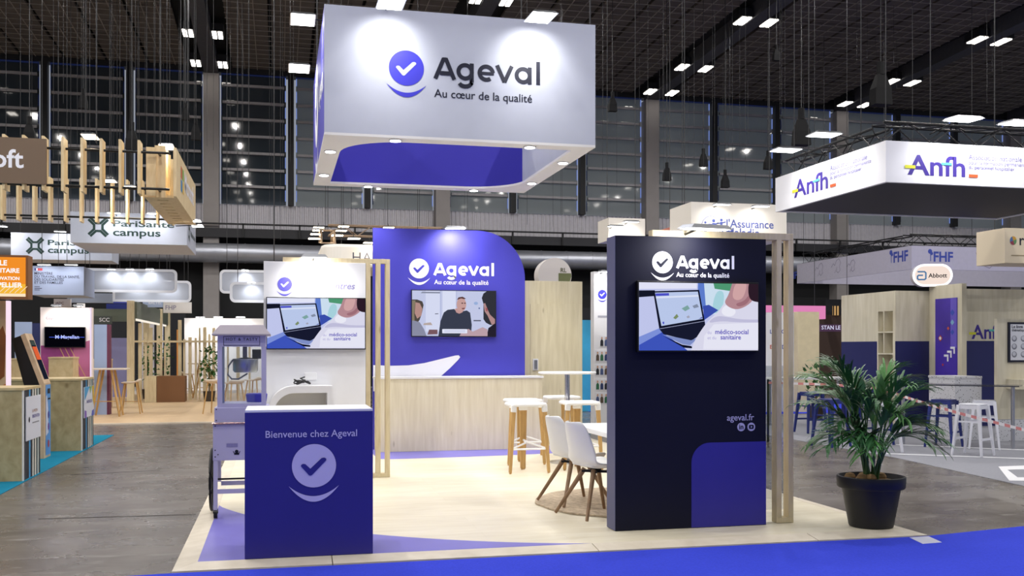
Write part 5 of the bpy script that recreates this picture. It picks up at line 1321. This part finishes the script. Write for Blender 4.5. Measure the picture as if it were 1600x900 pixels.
# portrait wall seen between cabin and tower
a, b = at(928, 424, 17.6), at(1010, 424, 17.6)
pw = thing('portrait_wall', 'white wall with rows of small portrait photos beyond the stools', 'display wall', ((a.x + b.x) / 2, 17.7, .006))
MB().box(a.x, b.x, 17.6, 17.8, .006, a.z).build('panel', WHITE, pw)
f = Fr((0, 17.6, 0)); pz = at(941, 460, 17.6)
mark(f, .17, LOGOB, WHITE, pw, pz.x, pz.z)
for rI, v in enumerate((533, 556, 578, 601, 622)):
    for cI in range(6):
        if rI == 0 and cI == 0: continue
        q = at(933.5 + cI * 6.6, v, 17.6); w_ = .045; hh = .10
        fr0 = MB().fbox(f, q.x - w_ * .75, q.x + w_ * .75, q.z - hh, q.z + hh, 0, .01).build('portrait_card', pm('card_pale', '#e4e4ea', .5), pw)
        mb = MB(); hcol = ('#2a3a6a', '#26282e', '#4a5a86', '#5a4a3c', '#2f6a4a')[(rI * 3 + cI) % 5]
        mb.mat(pm('shirt_' + hcol[1:], hcol, .6)); mb.poly(f, [(q.x - .03, q.z - hh + .01), (q.x + .03, q.z - hh + .01), (q.x + .028, q.z + .0), (q.x + .012, q.z + .03), (q.x - .012, q.z + .03), (q.x - .028, q.z)], .012)
        mb.mat(pm('portrait_skin', '#c8a088', .6)); mb.disc(f, q.x, q.z + .055, .017, .013, 12, .024)
        mb.build('portrait_print', None, fr0)
MB().rect(f, at(934, 495, 17.6).x, at(955, 495, 17.6).x, at(934, 496, 17.6).z, at(934, 493, 17.6).z).build('caption_line', pm('caption_grey', '#a8a8b4', .5), pw)
p = at(941, 425, 17.2); flood('portrait_wall_lamp', 'floodlight over the portrait wall', p + V(.1, 0, 0), p + V(.15, .4, -.5), 22, None, (.34, .12), p + V(.1, .5, 0), angle=125)
a = at(911, 500, 24); b = at(923, 500, 24)
tag(MB().box(a.x - .8, b.x, 24, 24.2, .006, a.z).build('turquoise_panel', pm('turquoise_print', '#3aa0c8', .6, noise=.2, scale=1.5)), 'turquoise printed panel seen beside the pine storage cabin', 'panel')
tag(MB().box(b.x + .01, b.x + .12, 24, 24.2, .006, at(923, 500, 24).z).build('ochre_panel', pm('ochre_edge', '#b08a5a', .6)), 'narrow ochre panel beside the turquoise panel', 'panel')
# plain clutter walls that close the gap under the duct
far_wall('dark far partition behind the pine storage cabin', 640, 960, 480, 40, pm('soot_wall', '#202126', .8))
# lit box signs behind the tower
r, f, x0, x1, zb, zt = box_sign('insurance_sign', 'warm white box sign with blue figures and lettering above the navy tower', 1080, 1229, 318, 374, 20, 1.2, pm('warm_sign_fabric', '#e8e2d8', .7)); W = x1 - x0
SB = pm('steel_blue_ink', '#4a5aa0', .5)
text("l'Assurance", SB, r, f, at(1135, 356, 20).x, at(1135, 355, 20).z, width=1.12, bold=.012)
text('Maladie', SB, r, f, at(1135, 369, 20).x, at(1135, 369, 20).z, width=.78, bold=.012)
for i, (u, v, s) in enumerate(((1102, 358, .85), (1115, 359, 1.15), (1127, 356, 1.0))):
    p = at(u, v, 20); mb = MB(); mb.disc(f, p.x, p.z + .17 * s, .032 * s, .004, 14); mb.poly(f, [(p.x - .03 * s, p.z + .13 * s), (p.x + .03 * s, p.z + .13 * s), (p.x + .025 * s, p.z), (p.x + .06 * s, p.z - .14 * s), (p.x + .02 * s, p.z - .14 * s), (p.x, p.z - .03 * s), (p.x - .03 * s, p.z - .14 * s), (p.x - .07 * s, p.z - .14 * s), (p.x - .025 * s, p.z)], .004)
    mb.stroke(f, [(p.x - .10 * s, p.z + .10 * s), (p.x, p.z + .10 * s), (p.x + .10 * s, p.z + .13 * s)], .025 * s, .005); mb.build('blue_figure', SB, r)
p = at(1111, 350, 20); MB().stroke(f, arc(p.x, p.z - .05, .22, 60, 200, 14), .012, .004).build('blue_arc', SB, r)
for i, (u, v) in enumerate(((1128, 320), (1188, 323))):
    p = at(u, v, 19.6); flood('insurance_lamp', 'floodlight over the warm white box sign, %s one' % ('left', 'right')[i], p, p + V(0, .42, -.4), 12, None, (.36, .14), p + V(0, .5, 0), (1, .95, .88), angle=120)
r, f, x0, x1, zb, zt = box_sign('cream_box_sign', 'small cream box sign left of the insurance sign above the tower', 951, 1008, 341, 376, 22, .8, pm('warm_sign_fabric', '#e8e2d8', .7))
for i, (u, v) in enumerate(((986, 347), (962, 354))):
    p = at(u, v, 21.6); flood('cream_lamp', 'warm floodlight over the small cream box sign, %s one' % ('upper', 'lower')[i], p, p + V(0, .4, -.4), 18, None, (.36, .14), p + V(0, .45, 0), (1, .94, .85), angle=120)
small_sign('slanted coral sign beside the warm white box sign', 1048, 1080, 355, 366, 22, pm('coral_sign', '#c87a68', .6), depth=.6)

# ================================================================== NEIGHBOURING STANDS, RIGHT
# ---- hanging white fascia box with truss
AX0, AX1, AY0, AY1, AZ0, AZ1 = 8.57, 13.12, 12.81, 16.1, 4.0, 4.6
an = thing('fascia_box_sign', 'white hanging fascia box with violet lettering and coloured bars', 'hanging sign', ((AX0 + AX1) / 2, (AY0 + AY1) / 2, AZ0))
FW = pm('white_fascia_fabric', '#e4e4ea', .7)
t = .06
MB().box(AX0, AX1, AY0, AY0 + t, AZ0, AZ1).build('front_fascia', FW, an); MB().box(AX0, AX0 + t, AY0 + t, AY1, AZ0, AZ1).build('left_fascia', FW, an)
MB().box(AX0 + t, AX1, AY1 - t, AY1, AZ0, AZ1).build('back_fascia', FW, an); MB().box(AX1 - t, AX1, AY0 + t, AY1 - t, AZ0, AZ1).build('right_fascia', FW, an)
MB().box(AX0 + t, AX1 - t, AY0 + t, AY1 - t, AZ0 + .02, AZ0 + .04).build('navy_ceiling', pm('navy_stretch_ceiling', '#0c0d24', .6), an)
VI = pm('violet_lettering', '#3c2a8c', .5)
YEL, TEA, RUST = pm('lemon_bar', '#d8d838', .5), pm('mint_bar', '#5ac0b8', .5), pm('rust_bar', '#c0562a', .5)
def anfh(f, a, b, k, ht, parent, extra=True):
    text('Anfh', VI, parent, f, a, b, width=k, height=ht, bold=.018)
    MB().rect(f, a - .05 * k, a + .13 * k, b + .28 * ht, b + .44 * ht, .008).build('yellow_bar', YEL, parent)
    MB().rect(f, a + .58 * k, a + .76 * k, b + .52 * ht, b + .64 * ht, .008).build('mint_bar', TEA, parent)
    MB().rect(f, a + 1.06 * k, a + 1.22 * k, b - .03 * ht, b + .13 * ht, .008).build('rust_bar', RUST, parent)
    if extra:
        TX = pm('violet_small_text', '#6a62a0', .5)
        for i, (s, wd) in enumerate((('Association nationale', .95), ('pour la formation permanente', 1.05), ('du personnel hospitalier', .82))):
            text(s, VI if i == 2 else TX, parent, f, a + 1.06 * k, b + (.86 - .235 * i) * ht, width=wd * k, d=.006)
f = Fr((0, AY0, 0)); p = at(1418, 272, AY0)
anfh(f, p.x, p.z, at(1508, 272, AY0).x - p.x, .30, an)
fl = Fr((AX0, AY1, 0), (0, -1, 0)); p = ax(1241, 308, AX0); q = ax(1294, 296, AX0)
anfh(fl, AY1 - p.y, p.z - .01, p.y - q.y, .30, an)
cables(an, [(AX0 + .2, AY0 + .3, AZ1), (AX0 + .2, AY1 - .3, AZ1), (AX1 - .3, AY1 - .3, AZ1)])
tz = AZ1 + .03
truss('fascia_truss', 'dark lattice truss on top of the fascia box, front run', (AX0 + .1, AY0 + .35, tz), (AX1, AY0 + .35, tz), .29)
truss('fascia_truss', 'dark lattice truss on top of the fascia box, side run', (AX0 + .35, AY0 + .65, tz), (AX0 + .35, AY1, tz), .29)
for i, (u, v) in enumerate(((1505, 187), (1590, 193))):
    p = at(u, v, AY0 - .45); flood('fascia_floodlight', 'large floodlight over the fascia box front, %s one' % ('left', 'right')[i], p, p + V(0, .45, -.55), 40, 'floodlights of the fascia box', (.46, .20), p + V(0, .75, -.05), (1, 1, .96), angle=125)
for i, (u, v) in enumerate(((1228, 235), (1288, 211))):
    p = ax(u, v, AX0 - .45); flood('fascia_floodlight', 'large floodlight over the fascia box side, %s one' % ('farther', 'nearer')[i], p, p + V(.45, 0, -.55), 40, 'floodlights of the fascia box', (.46, .20), p + V(.75, 0, -.05), (1, 1, .96), angle=125)
# ---- grey ring fascia with line drawings
RX0, RX1, RY0, RY1, RZ0, RZ1 = 19.1, 31, 27.2, 34.2, 4.05, 4.78
rf = thing('ring_fascia', 'long grey ring fascia with blue lettering and thin line drawings', 'hanging sign', (RX0, RY0, RZ0))
GF = pm('grey_fascia_fabric', '#b0adbc', .7, noise=.03)
MB().box(RX0, RX1, RY0, RY0 + .06, RZ0, RZ1).build('front_fascia', GF, rf); MB().box(RX0, RX0 + .06, RY0 + .06, RY1, RZ0, RZ1).build('left_fascia', GF, rf); MB().box(RX0 + .06, RX1, RY1 - .06, RY1, RZ0, RZ1).build('back_fascia', GF, rf)
FB = pm('royal_blue_ink', '#3a4a9c', .5); LNE = pm('line_ink', '#6a6478', .5)
def fhf(f, a, b, wd):
    text('FHF', FB, rf, f, a + .22 * wd, b, width=wd * .78, bold=.03)
    mb = MB().disc(f, a + .08 * wd, b + .34 * wd, .085 * wd, .004, 12); mb.disc(f, a + .14 * wd, b + .27 * wd, .06 * wd, .0045, 12); mb.rect(f, a + .085 * wd, a + .115 * wd, b, b + .28 * wd, .005); mb.build('tree_emblem', FB, rf)
f = Fr((0, RY0, 0)); p = at(1450, 408, RY0); fhf(f, p.x, p.z, at(1489, 408, RY0).x - p.x)
fl = Fr((RX0, RY1, 0), (0, -1, 0)); p = ax(1390, 411, RX0); q = ax(1419, 407, RX0); fhf(fl, RY1 - p.y, p.z, p.y - q.y)
p = ax(1236, 436, RX0); q = ax(1250, 433, RX0); fhf(fl, RY1 - p.y - .3, p.z, .75)
for s_, off in ((1, 1.3), (1.1, 2.4), (.9, 3.4)):
    MB().stroke(fl, [(off + s_ * a, RZ0 + .08 + s_ * b) for a, b in ((0, .3), (.12, .42), (.2, .35), (.3, .5), (.45, .55), (.55, .42), (.48, .3), (.52, .18), (.4, .1), (.3, .16), (.34, .3), (.2, .1))], .018, .004).build('line_drawing', LNE, rf)
for off in (2.3,):
    MB().stroke(f, [(RX0 + off + a, RZ0 + .06 + b) for a, b in ((0, .5), (.05, .3), (.3, .08), (.5, .02), (.62, .12), (.55, .2), (.7, .3), (.66, .42), (.9, .55), (.8, .6))], .018, .004).build('line_drawing', LNE, rf)
cables(rf, [(RX0 + .1, RY0 + .1, RZ1), (RX0 + .1, RY1 - .3, RZ1), (RX0 + 5, RY0 + .1, RZ1)])
truss('ring_truss', 'dark lattice truss on top of the grey ring fascia, front run', (RX0 + .1, RY0 + .4, RZ1 + .03), (RX1, RY0 + .4, RZ1 + .03), .35)
truss('ring_truss', 'dark lattice truss on top of the grey ring fascia, side run', (RX0 + .4, RY0 + .8, RZ1 + .03), (RX0 + .4, RY1, RZ1 + .03), .35)
# ---- timber booth with navy base
BTH = wood('grey_pine_booth', '#dcd5c0', '#cdc5ac', (4, 4, .5), knots=False)
NVY = pm('booth_navy', '#20245c', .5)
Z1 = 2.8
def bz(u, v, z): return gr(u, v, z)
x1_, y1n, y1f = 12.6, 18.5, 20.55
x2_, y2n, y2f = 13.4, 17.45, 18.95
bo = thing('timber_booth', 'pale timber booth with navy lower walls, open shelves and violet panel', 'booth', (13.5, 19.5, .006))
zn = 1.74
fa = Fr((x1_, 0, 0), (0, -1, 0))
def fa_box(m_, name, ya, yb, z0, z1, d0, d1): return MB().fbox(fa, -ya, -yb, z0, z1, d0, d1).build(name, m_, bo)
ysh0, ysh1 = 18.58, 19.15       # shelf niche on the left face
fa_box(BTH, 'left_wall', y1f, ysh1, zn, Z1, -.12, 0); fa_box(NVY, 'left_base', y1f, ysh1, .006, zn, -.12, .002)
fa_box(BTH, 'niche_head', ysh1, y1n, Z1 - .42, Z1, -.12, 0); fa_box(BTH, 'niche_back', ysh1, y1n, .006, Z1 - .42, -.42, -.40)
fa_box(BTH, 'corner_post', ysh0, y1n, .006, Z1 - .42, -.4, 0); fa_box(BTH, 'niche_side', ysh1, ysh1 - .04, .006, Z1 - .42, -.4, 0)
fa_box(BTH, 'niche_divider', 18.92, 18.89, 1.5, Z1 - .42, -.4, 0)
for z in (1.46, 1.92): fa_box(BTH, 'shelf', ysh1 - .04, ysh0, z, z + .03, -.4, 0)
fa_box(BTH, 'niche_panel', ysh1 - .04, ysh0, .006, 1.46, -.3, -.28)
MB().box(x1_, x2_ + .1, y1n - .012, y1n - .003, zn, Z1).build('front_wall', BTH, bo); MB().box(x1_ - .003, x2_ + .1, y1n - .014, y1n - .004, .006, zn).build('front_base', NVY, bo)
fb = Fr((x2_, 0, 0), (0, -1, 0))
MB().box(x2_, x2_ + .11, y2n, y1n - .016, .006, Z1 + .1).build('column', BTH, bo)
pan_ = MB().fbox(fb, -18.27, -17.58, .006, 2.62, 0, .01).build('violet_panel', pm('violet_print', '#4a34a8', .5, noise=.25, scale=1.2), bo)
mb = MB(); mb.mat(pm('light_violet_print', '#6a5ac8', .5)); mb.rect(fb, -17.78, -17.59, 1.6, 2.61, .012)
mb.build('light_field', None, pan_)
for a, b, s, h in ((-17.72, 2.32, .07, '#3a52b8'), (-17.72, 1.92, .06, '#3a52b8'), (-17.72, 2.12, .06, '#7fb0d0'), (-18.1, 1.80, .07, '#c8563a'), (-17.85, 2.0, .04, '#c8563a'), (-17.75, .98, .05, '#c8444a'), (-18.02, 1.25, .03, '#c8444a')):
    MB().poly(fb, [(a - s, b), (a, b - s), (a + s, b), (a, b + s)], .016).build('diamond_mark', pm('deco_' + h[1:], h, .5), pan_)
MB().disc(fb, -18.1, 1.80, .035, .018, 12).build('white_dot', LOGOW, pan_)
for i in range(3): MB().stroke(fb, [(-17.98 + .1 * i, 1.44 + .08 * i), (-17.86 + .1 * i, 1.44 + .08 * i), (-17.86 + .1 * i, 1.32 + .08 * i)], .045, .018).build('chevron', LOGOW, pan_)
MB().box(x2_ + .115, 17.5, y2n + .12, y2n + .24, zn, Z1).build('right_wall', BTH, bo); MB().box(x2_ + .115, 17.5, y2n + .115, y2n + .245, .006, zn).build('right_base', NVY, bo)
ff = Fr((0, y2n + .12, 0)); p = at(1518, 529, y2n + .12); text('Anfh', VI, bo, ff, p.x, p.z, width=.76, bold=.02)
MB().rect(ff, p.x - .06, p.x + .1, p.z + .08, p.z + .13, .008).build('yellow_bar', YEL, bo); MB().rect(ff, p.x + .41, p.x + .53, p.z + .15, p.z + .19, .008).build('mint_bar', TEA, bo)
# lit pill sign on the booth
p = at(1457, 430, 18.3)
ps_ = thing('pill_light_sign', 'glowing white pill-shaped sign with black lettering above the timber booth', 'light sign', (p.x, 18.3, Z1 + .1))
f = Fr((p.x, 18.3, p.z), V(1, -.42, 0))
cap = rrect(-.40, .40, -.235, .235, .234)
MB().prism(f, cap, -.22, 0).build('sign_body', pm('pearl_sign_side', '#b8b4bc', .5), ps_)
MB().poly(f, cap, .004).build('glowing_rim', em('sign_rim_glow', '#ffffff', 1.6), ps_)
MB().poly(f, rrect(-.355, .355, -.19, .19, .189), .007).build('glowing_face', em('sign_face_glow', '#f6e2d6', 1.0), ps_)
text('Abbott', pm('black_sign_ink', '#14141a', .5), ps_, f, -.085, -.05, width=.37, bold=.02, d=.012)
MB().stroke(f, [(-.30, .075), (-.16, .075), (-.135, .05), (-.135, -.07), (-.16, -.09), (-.28, -.09), (-.30, -.07), (-.30, -.02), (-.28, .0), (-.19, .0)], .03, .012).build('blue_mark', pm('sky_mark', '#4a88c0', .5), ps_)
MB().cyl(f.p(0, -.235, -.11), (f.p(0, 0, -.11).x, f.p(0, 0, -.11).y, Z1 + .1), .04, n=10).build('stem', BLACKM, ps_)
# terrazzo counter and framed board
def terrazzo():
    m = bpy.data.materials.new('terrazzo'); m.use_nodes = True; nt = m.node_tree; b_ = nt.nodes['Principled BSDF']
    tc = nt.nodes.new('ShaderNodeTexCoord'); v_ = nt.nodes.new('ShaderNodeTexVoronoi'); v_.inputs['Scale'].default_value = 26
    r_ = nt.nodes.new('ShaderNodeValToRGB'); r_.color_ramp.elements[0].position, r_.color_ramp.elements[1].position = .22, .26
    r_.color_ramp.elements[0].color, r_.color_ramp.elements[1].color = lin('#6a6a70'), lin('#d3d3d8')
    nt.links.new(tc.outputs['Object'], v_.inputs['Vector']); nt.links.new(v_.outputs['Distance'], r_.inputs[0]); nt.links.new(r_.outputs[0], b_.inputs['Base Color']); b_.inputs['Roughness'].default_value = .4
    return m
TER = terrazzo()
a, b = at(1492, 588, 14.9), at(1553, 588, 14.6)
tcn = thing('terrazzo_counter', 'speckled white terrazzo counter behind the white stool', 'counter', ((a.x + b.x) / 2, 15.2, .006))
MB().box(a.x, b.x, 14.9, 15.6, .006, a.z - .04).build('body', TER, tcn, bevel=.004); MB().box(a.x - .01, b.x, 14.89, 15.61, a.z - .04, a.z).build('counter_top', TER, tcn)
a, b = at(1558, 498, 14.6), at(1680, 498, 14.6)
kb = thing('timber_stand_wall', 'pale timber stand wall on a speckled plinth at the right edge', 'display wall', ((a.x + b.x) / 2, 14.8, .006))
zpl = at(1580, 655, 14.6).z
MB().box(a.x, b.x, 14.6, 14.67, zpl, a.z).build('timber_panel', BTH, kb); MB().box(a.x + .02, b.x, 14.61, 14.67, .006, zpl).build('plinth', TER, kb)
MB().box(a.x + .18, b.x, 14.2, 14.6, at(1580, 608, 14.4).z, at(1580, 593, 14.4).z).build('ledge', BTH, kb)
f = Fr((0, 14.6, 0)); a, b = at(1574, 566, 14.6), at(1650, 504, 14.6)
bd = thing('framed_board', 'dark-framed white board with round dials on the timber stand wall', 'board', ((a.x + b.x) / 2, 14.58, a.z))
MB().fbox(f, a.x, b.x, a.z, b.z, .001, .03).build('frame', INK, bd)
f2 = Fr((0, 14.57, 0)); MB().rect(f2, a.x + .035, b.x - .035, a.z + .035, b.z - .035, .002).build('white_sheet', pm('board_white', '#d6d8e0', .5), bd)
text('Le linge', INK, bd, f2, a.x + .06, b.z - .10, width=.22, bold=.02); text('thématique', INK, bd, f2, a.x + .06, b.z - .155, width=.28, bold=.02)
for r_ in range(3):
    for c_ in range(3):
        o = MB().disc(f2, a.x + .11 + .18 * c_, b.z - .28 - .135 * r_, .052, .004, 18); o = o.build('dial', pm('dial_grey', '#7c7e8a', .5), bd)
        MB().disc(f2, a.x + .105 + .18 * c_, b.z - .27 - .135 * r_, .035, .006, 16).build('dial_centre', pm('dial_pale', '#c4c6d0', .5), o)
# ---- metal stools
def make_metal_stool(mat, name):
    r = thing(name, 'x', 'stool', (0, 0, 0), 'metal bar stools of the grey stand')
    MB().slab(rrect(-.16, .16, -.16, .16, .05), .745, .765).build('seat', mat, r, bevel=.008)
    sk = MB()
    for s in (-1, 1): sk.box(-.15, .15, s * .155 - .006, s * .155 + .006, .69, .745).box(s * .155 - .006, s * .155 + .006, -.15, .15, .69, .745)
    sk.build('apron', mat, r)
    for sx in (-1, 1):
        for sy in (-1, 1): MB().bar((sx * .145, sy * .145, .745), (sx * .215, sy * .215, 0), .062, .05, .036, .03).build('leg', mat, r, bevel=.006)
    for s in (-1, 1):
        MB().box(-.19, .19, s * .19 - .01, s * .19 + .01, .235, .265).build('foot_rail', mat, r); MB().box(s * .165 - .008, s * .165 + .008, -.16, .16, .49, .515).build('brace', mat, r)
    return r
NV = pm('navy_enamel', '#232f74', .4); WV = pm('white_enamel', '#dcdde6', .4)
ws = make_metal_stool(WV, 'metal_stool'); p = (gr(1506, 714) + gr(1548, 711) + gr(1563, 717) + gr(1494, 704)) / 4
ws.location = (9.98, 12.75, .006); ws.rotation_euler.z = .5; ws['label'] = 'white metal bar stool in front of the terrazzo counter'
dup(ws, (8.95, 13.5, .006), .2, 'white metal bar stool right behind the palm leaves'); dup(ws, (10.85, 13.6, .006), .9, 'white metal bar stool farther back by the terrazzo counter')
ns = make_metal_stool(NV, 'metal_stool'); ns.location = (10.38, 13.95, .006); ns.rotation_euler.z = .55; ns['label'] = 'navy metal bar stool left of the front white stool'
dup(ns, (9.75, 16.95, .006), .1, 'navy metal bar stool seen left of the palm, behind the tape'); dup(ns, (8.70, 14.5, .006), .3, 'navy metal bar stool behind the palm stems'); dup(ns, (9.55, 14.6, .006), .25, 'navy metal bar stool behind the palm, right side')
# dark glass table, white far table
a, b = at(1395, 600, 14.3), at(1596, 603, 13.3)
gt = thing('smoked_glass_table', 'long smoked glass high table above the stools', 'table', (10.6, 14, .006))
SG = pm('smoked_glass', '#3a3c48', .1, alpha=.75)
c0, c1 = at(1400, 600, 14.6), at(1595, 604, 13.3)
MB().bar((c0.x, c0.y, 1.0), (c1.x, c1.y, 1.0), .55, .02, side=(0, 1, 0)).build('glass_top', SG, gt)
for k in (.06, .94):
    q = c0.lerp(c1, k); MB().cyl((q.x, q.y, .006), (q.x, q.y, .99), .03, n=10).build('leg', STEEL, gt)
a, b = at(1200, 590, 18.5), at(1335, 590, 18.5)
wt = thing('white_high_table', 'long white high table behind the palm', 'table', ((a.x + b.x) / 2, 18.6, .006))
MB().box(a.x, b.x, 18.3, 18.9, a.z - .04, a.z).build('table_top', WHITEP, wt)
for x in (a.x + .2, b.x - .2):
    for y in (18.4, 18.8): MB().cyl((x, y, .006), (x, y, a.z - .04), .025, n=8).build('leg', STEEL, wt)
shrub('low green plant standing on the floor behind the white high table', 1275, 600, 20.2, .35, 1.25, .006, 90)
# red and white barrier tape
pts = [gr(1200, 606, .95), at(1300, 601, 13.5), at(1375, 607, 12.3), at(1428, 625, 11.6), at(1500, 646, 11.2), at(1605, 673, 10.8)]
pts[0] = at(1200, 598, 15.5)
bt = thing('barrier_tape', 'red and white barrier tape stretched across the grey stand', 'tape', (pts[3].x, pts[3].y, .5))
RD = pm('tape_red', '#d68a88', .5); tapeW = pm('tape_white', '#e8e4e6', .5)
for col_, nm in ((0, 'red_band'), (1, 'white_band')):
    mb = MB()
    for i in range(len(pts) - 1):
        n_ = 12
        for k in range(n_):
            if (k % 2) != col_: continue
            q0, q1 = pts[i].lerp(pts[i + 1], k / n_), pts[i].lerp(pts[i + 1], (k + 1) / n_)
            mb.raw([q0 - UP * .019, q1 - UP * .019, q1 + UP * .019, q0 + UP * .019, q0 - UP * .019 + V(0, .003, 0), q1 - UP * .019 + V(0, .003, 0), q1 + UP * .019 + V(0, .003, 0), q0 + UP * .019 + V(0, .003, 0)], [(0, 1, 2, 3), (7, 6, 5, 4), (0, 4, 5, 1), (3, 2, 6, 7)])
    mb.build(nm, (RD, tapeW)[col_], bt, kind='stuff')
for q in (pts[0], pts[-1]): MB().cyl((q.x, q.y, .0), (q.x, q.y, q.z + .06), .02, n=8).build('tape_post', BLACKM, bt)
# ---- walls between tower and booth
a, b = at(1247, 487, 22.5), at(1280, 487, 22.5)
tag(MB().box(a.x, b.x, 22.5, 22.9, .006, a.z).build('beige_wall', pm('beige_partition', '#d8cba8', .6, noise=.04)), 'tall beige partition seen just right of the tower slats', 'partition')
a, b = at(1190, 488, 22.7), at(1246, 488, 22.7)
wb = thing('white_notice_wall', 'white notice wall glimpsed between the tower slats', 'partition', ((a.x + b.x) / 2, 22.8, .006))
MB().box(a.x, b.x, 22.7, 22.9, .006, a.z).build('panel', WHITE, wb); f = Fr((0, 22.7, 0))
for u, v, s, m_ in ((1203, 521, 'L', FB), (1221, 521, 'C', FB), (1203, 545, 'E', RUST), (1222, 545, 'D', FB)):
    p = at(u, v, 22.7); text(s, m_, wb, f, p.x, p.z, height=.10, bold=.02)
a, b = at(1195, 477, 24.5), at(1290, 477, 24.5)
pk = thing('pink_light_box', 'glowing pink light box behind the beige partition', 'light box', ((a.x + b.x) / 2, 24.6, at(1240, 498, 24.5).z))
MB().box(a.x, b.x, 24.5, 24.9, at(1240, 498, 24.5).z, a.z).build('glowing_box', em('pink_glow', '#e88ac0', .9), pk)
MB().box(b.x - .35, b.x - .25, 24.6, 24.8, .006, at(1240, 498, 24.5).z).build('post', BLACKM, pk)
small_sign('plum strip sign with white lettering behind the palm', 1270, 1330, 507, 518, 27, pm('plum_strip', '#4a2a44', .6), 'H  STAN LE S', LOGOW, .06, .75, hang=True, bold=.02)
far_wall('dark brown far partition behind the plum strip sign', 1255, 1340, 492, 33, pm('brown_far_wall', '#3a2a22', .8))
far_wall('dark far partition behind the timber booth', 1290, 1640, 470, 36, pm('soot_wall', '#202126', .8))
a, b = at(1302, 478, 32.94), at(1311, 478, 32.94)
wn = thing('amber_lattice_window', 'warm lit lattice window behind the timber booth', 'window', ((a.x + b.x) / 2, 32.6, at(1305, 492, 32.6).z))
MB().box(a.x, b.x, 32.94, 32.99, at(1305, 492, 32.6).z, a.z).build('pane', em('amber_pane', '#e8b878', .7), wn)
for k in range(3): MB().box(a.x + (b.x - a.x) * k / 2 - .015, a.x + (b.x - a.x) * k / 2 + .015, 32.90, 32.94, at(1305, 492, 32.6).z, a.z).build('lattice_bar', BLACKM, wn)
# cream sign at the right edge
r, f, x0, x1, zb, zt = box_sign('cream_edge_sign', 'cream box sign with coloured round emblem at the right edge', 1570, 1700, 358, 412, 16.5, .8, pm('cream_edge_fabric', '#e0d2b8', .7))
p = at(1583, 376, 16.5)
for k, h in enumerate(('#c8963a', '#4a6a9c', '#8a3a4a', '#5a8a5a')):
    MB().poly(f, [(p.x, p.z)] + [(p.x + .075 * q[0], p.z + .085 * q[1]) for q in [(math.cos(math.radians(90 * k + i * 15 + 20)), math.sin(math.radians(90 * k + i * 15 + 20))) for i in range(7)]], .004).build('emblem_sector', pm('sector_' + h[1:], h, .5), r)
text('rc', INK, r, f, at(1593, 383, 16.5).x, at(1593, 383, 16.5).z, width=.22, bold=.01)
MB().rect(f, at(1580, 399, 16.5).x, x1 - .2, at(1590, 400, 16.5).z, at(1590, 398.5, 16.5).z).build('caption_line', pm('tan_ink', '#9a8a6c', .5), r)

# ================================================================== RIGGING
def bag(label, u, v, y, s):
    p = at(u, v, y); r = thing('hoist_chain_bag', label, 'chain bag', p, 'black chain bags hanging from hoists')
    BK = pm('black_canvas', '#0d0d0f', .9)
    MB().raw([p + V(i * .18 * s * k, j * .12 * s * k, z * s) for k, z in ((1, -.36), (.9, -.05), (.45, .22)) for i, j in ((-1, -1), (1, -1), (1, 1), (-1, 1))],
             [(0, 3, 2, 1), (8, 9, 10, 11)] + [(4 * q + i, 4 * q + (i + 1) % 4, 4 * q + 4 + (i + 1) % 4, 4 * q + 4 + i) for q in range(2) for i in range(4)]).build('canvas_bag', BK, r)
    MB().cyl(p + UP * .22 * s, p + UP * .46 * s, .075 * s, n=10).build('hoist_body', BK, r)
    MB().cyl(p + UP * .46 * s, (p.x, p.y, zc(y)), .012, n=5).build('chain', CABLE, r)
for i, (u, v, y, s, l) in enumerate(((130, 156, 30, .9, 'far left before the dark windows'), (290, 176, 30, .8, 'left of the grey column, upper'), (306, 204, 30, 1.0, 'left of the grey column, lower'), (957, 161, 30, 1.0, 'right beside the box sign'),
                                     (1042, 270, 30, .95, 'left of the middle windows'), (1099, 248, 30, .95, 'in front of the middle mullion'), (1133, 281, 30, .95, 'lowest of the middle group'), (1200, 252, 30, 1.0, 'in front of the right mullion'), (1252, 202, 24, 1.6, 'large one over the fascia box'), (1376, 135, 24, 1.9, 'largest one high up at the right'), (1213, 84, 28, .8, 'small one high under the ceiling'), (46, 205, 26, 1.0, 'above the slat ring sign'), (206, 215, 26, 1.1, 'above the slat ring middle'))):
    bag('black chain bag, ' + l, u, v, y, s * .75)
LBL = 'thin steel rigging wire hanging from the dark hall ceiling'
rnd = random.Random(3)
proto = None
spots = [(rnd.uniform(5, 335), rnd.uniform(150, 330)) for _ in range(34)] + [(rnd.uniform(935, 1260), rnd.uniform(180, 320)) for _ in range(30)] + [(rnd.uniform(330, 490), rnd.uniform(250, 380)) for _ in range(12)] + [(rnd.uniform(1300, 1600), rnd.uniform(60, 180)) for _ in range(14)] + [(rnd.uniform(600, 900), rnd.uniform(330, 355)) for _ in range(8)]
for u, v in spots:
    y = rnd.uniform(25, 36); p = at(u, v, y); zt_ = zc(y)
    tag(MB().cyl(p, (p.x, p.y, zt_), .005, n=5).build('rigging_wire', CABLE), LBL, 'wire', 'rigging wires')
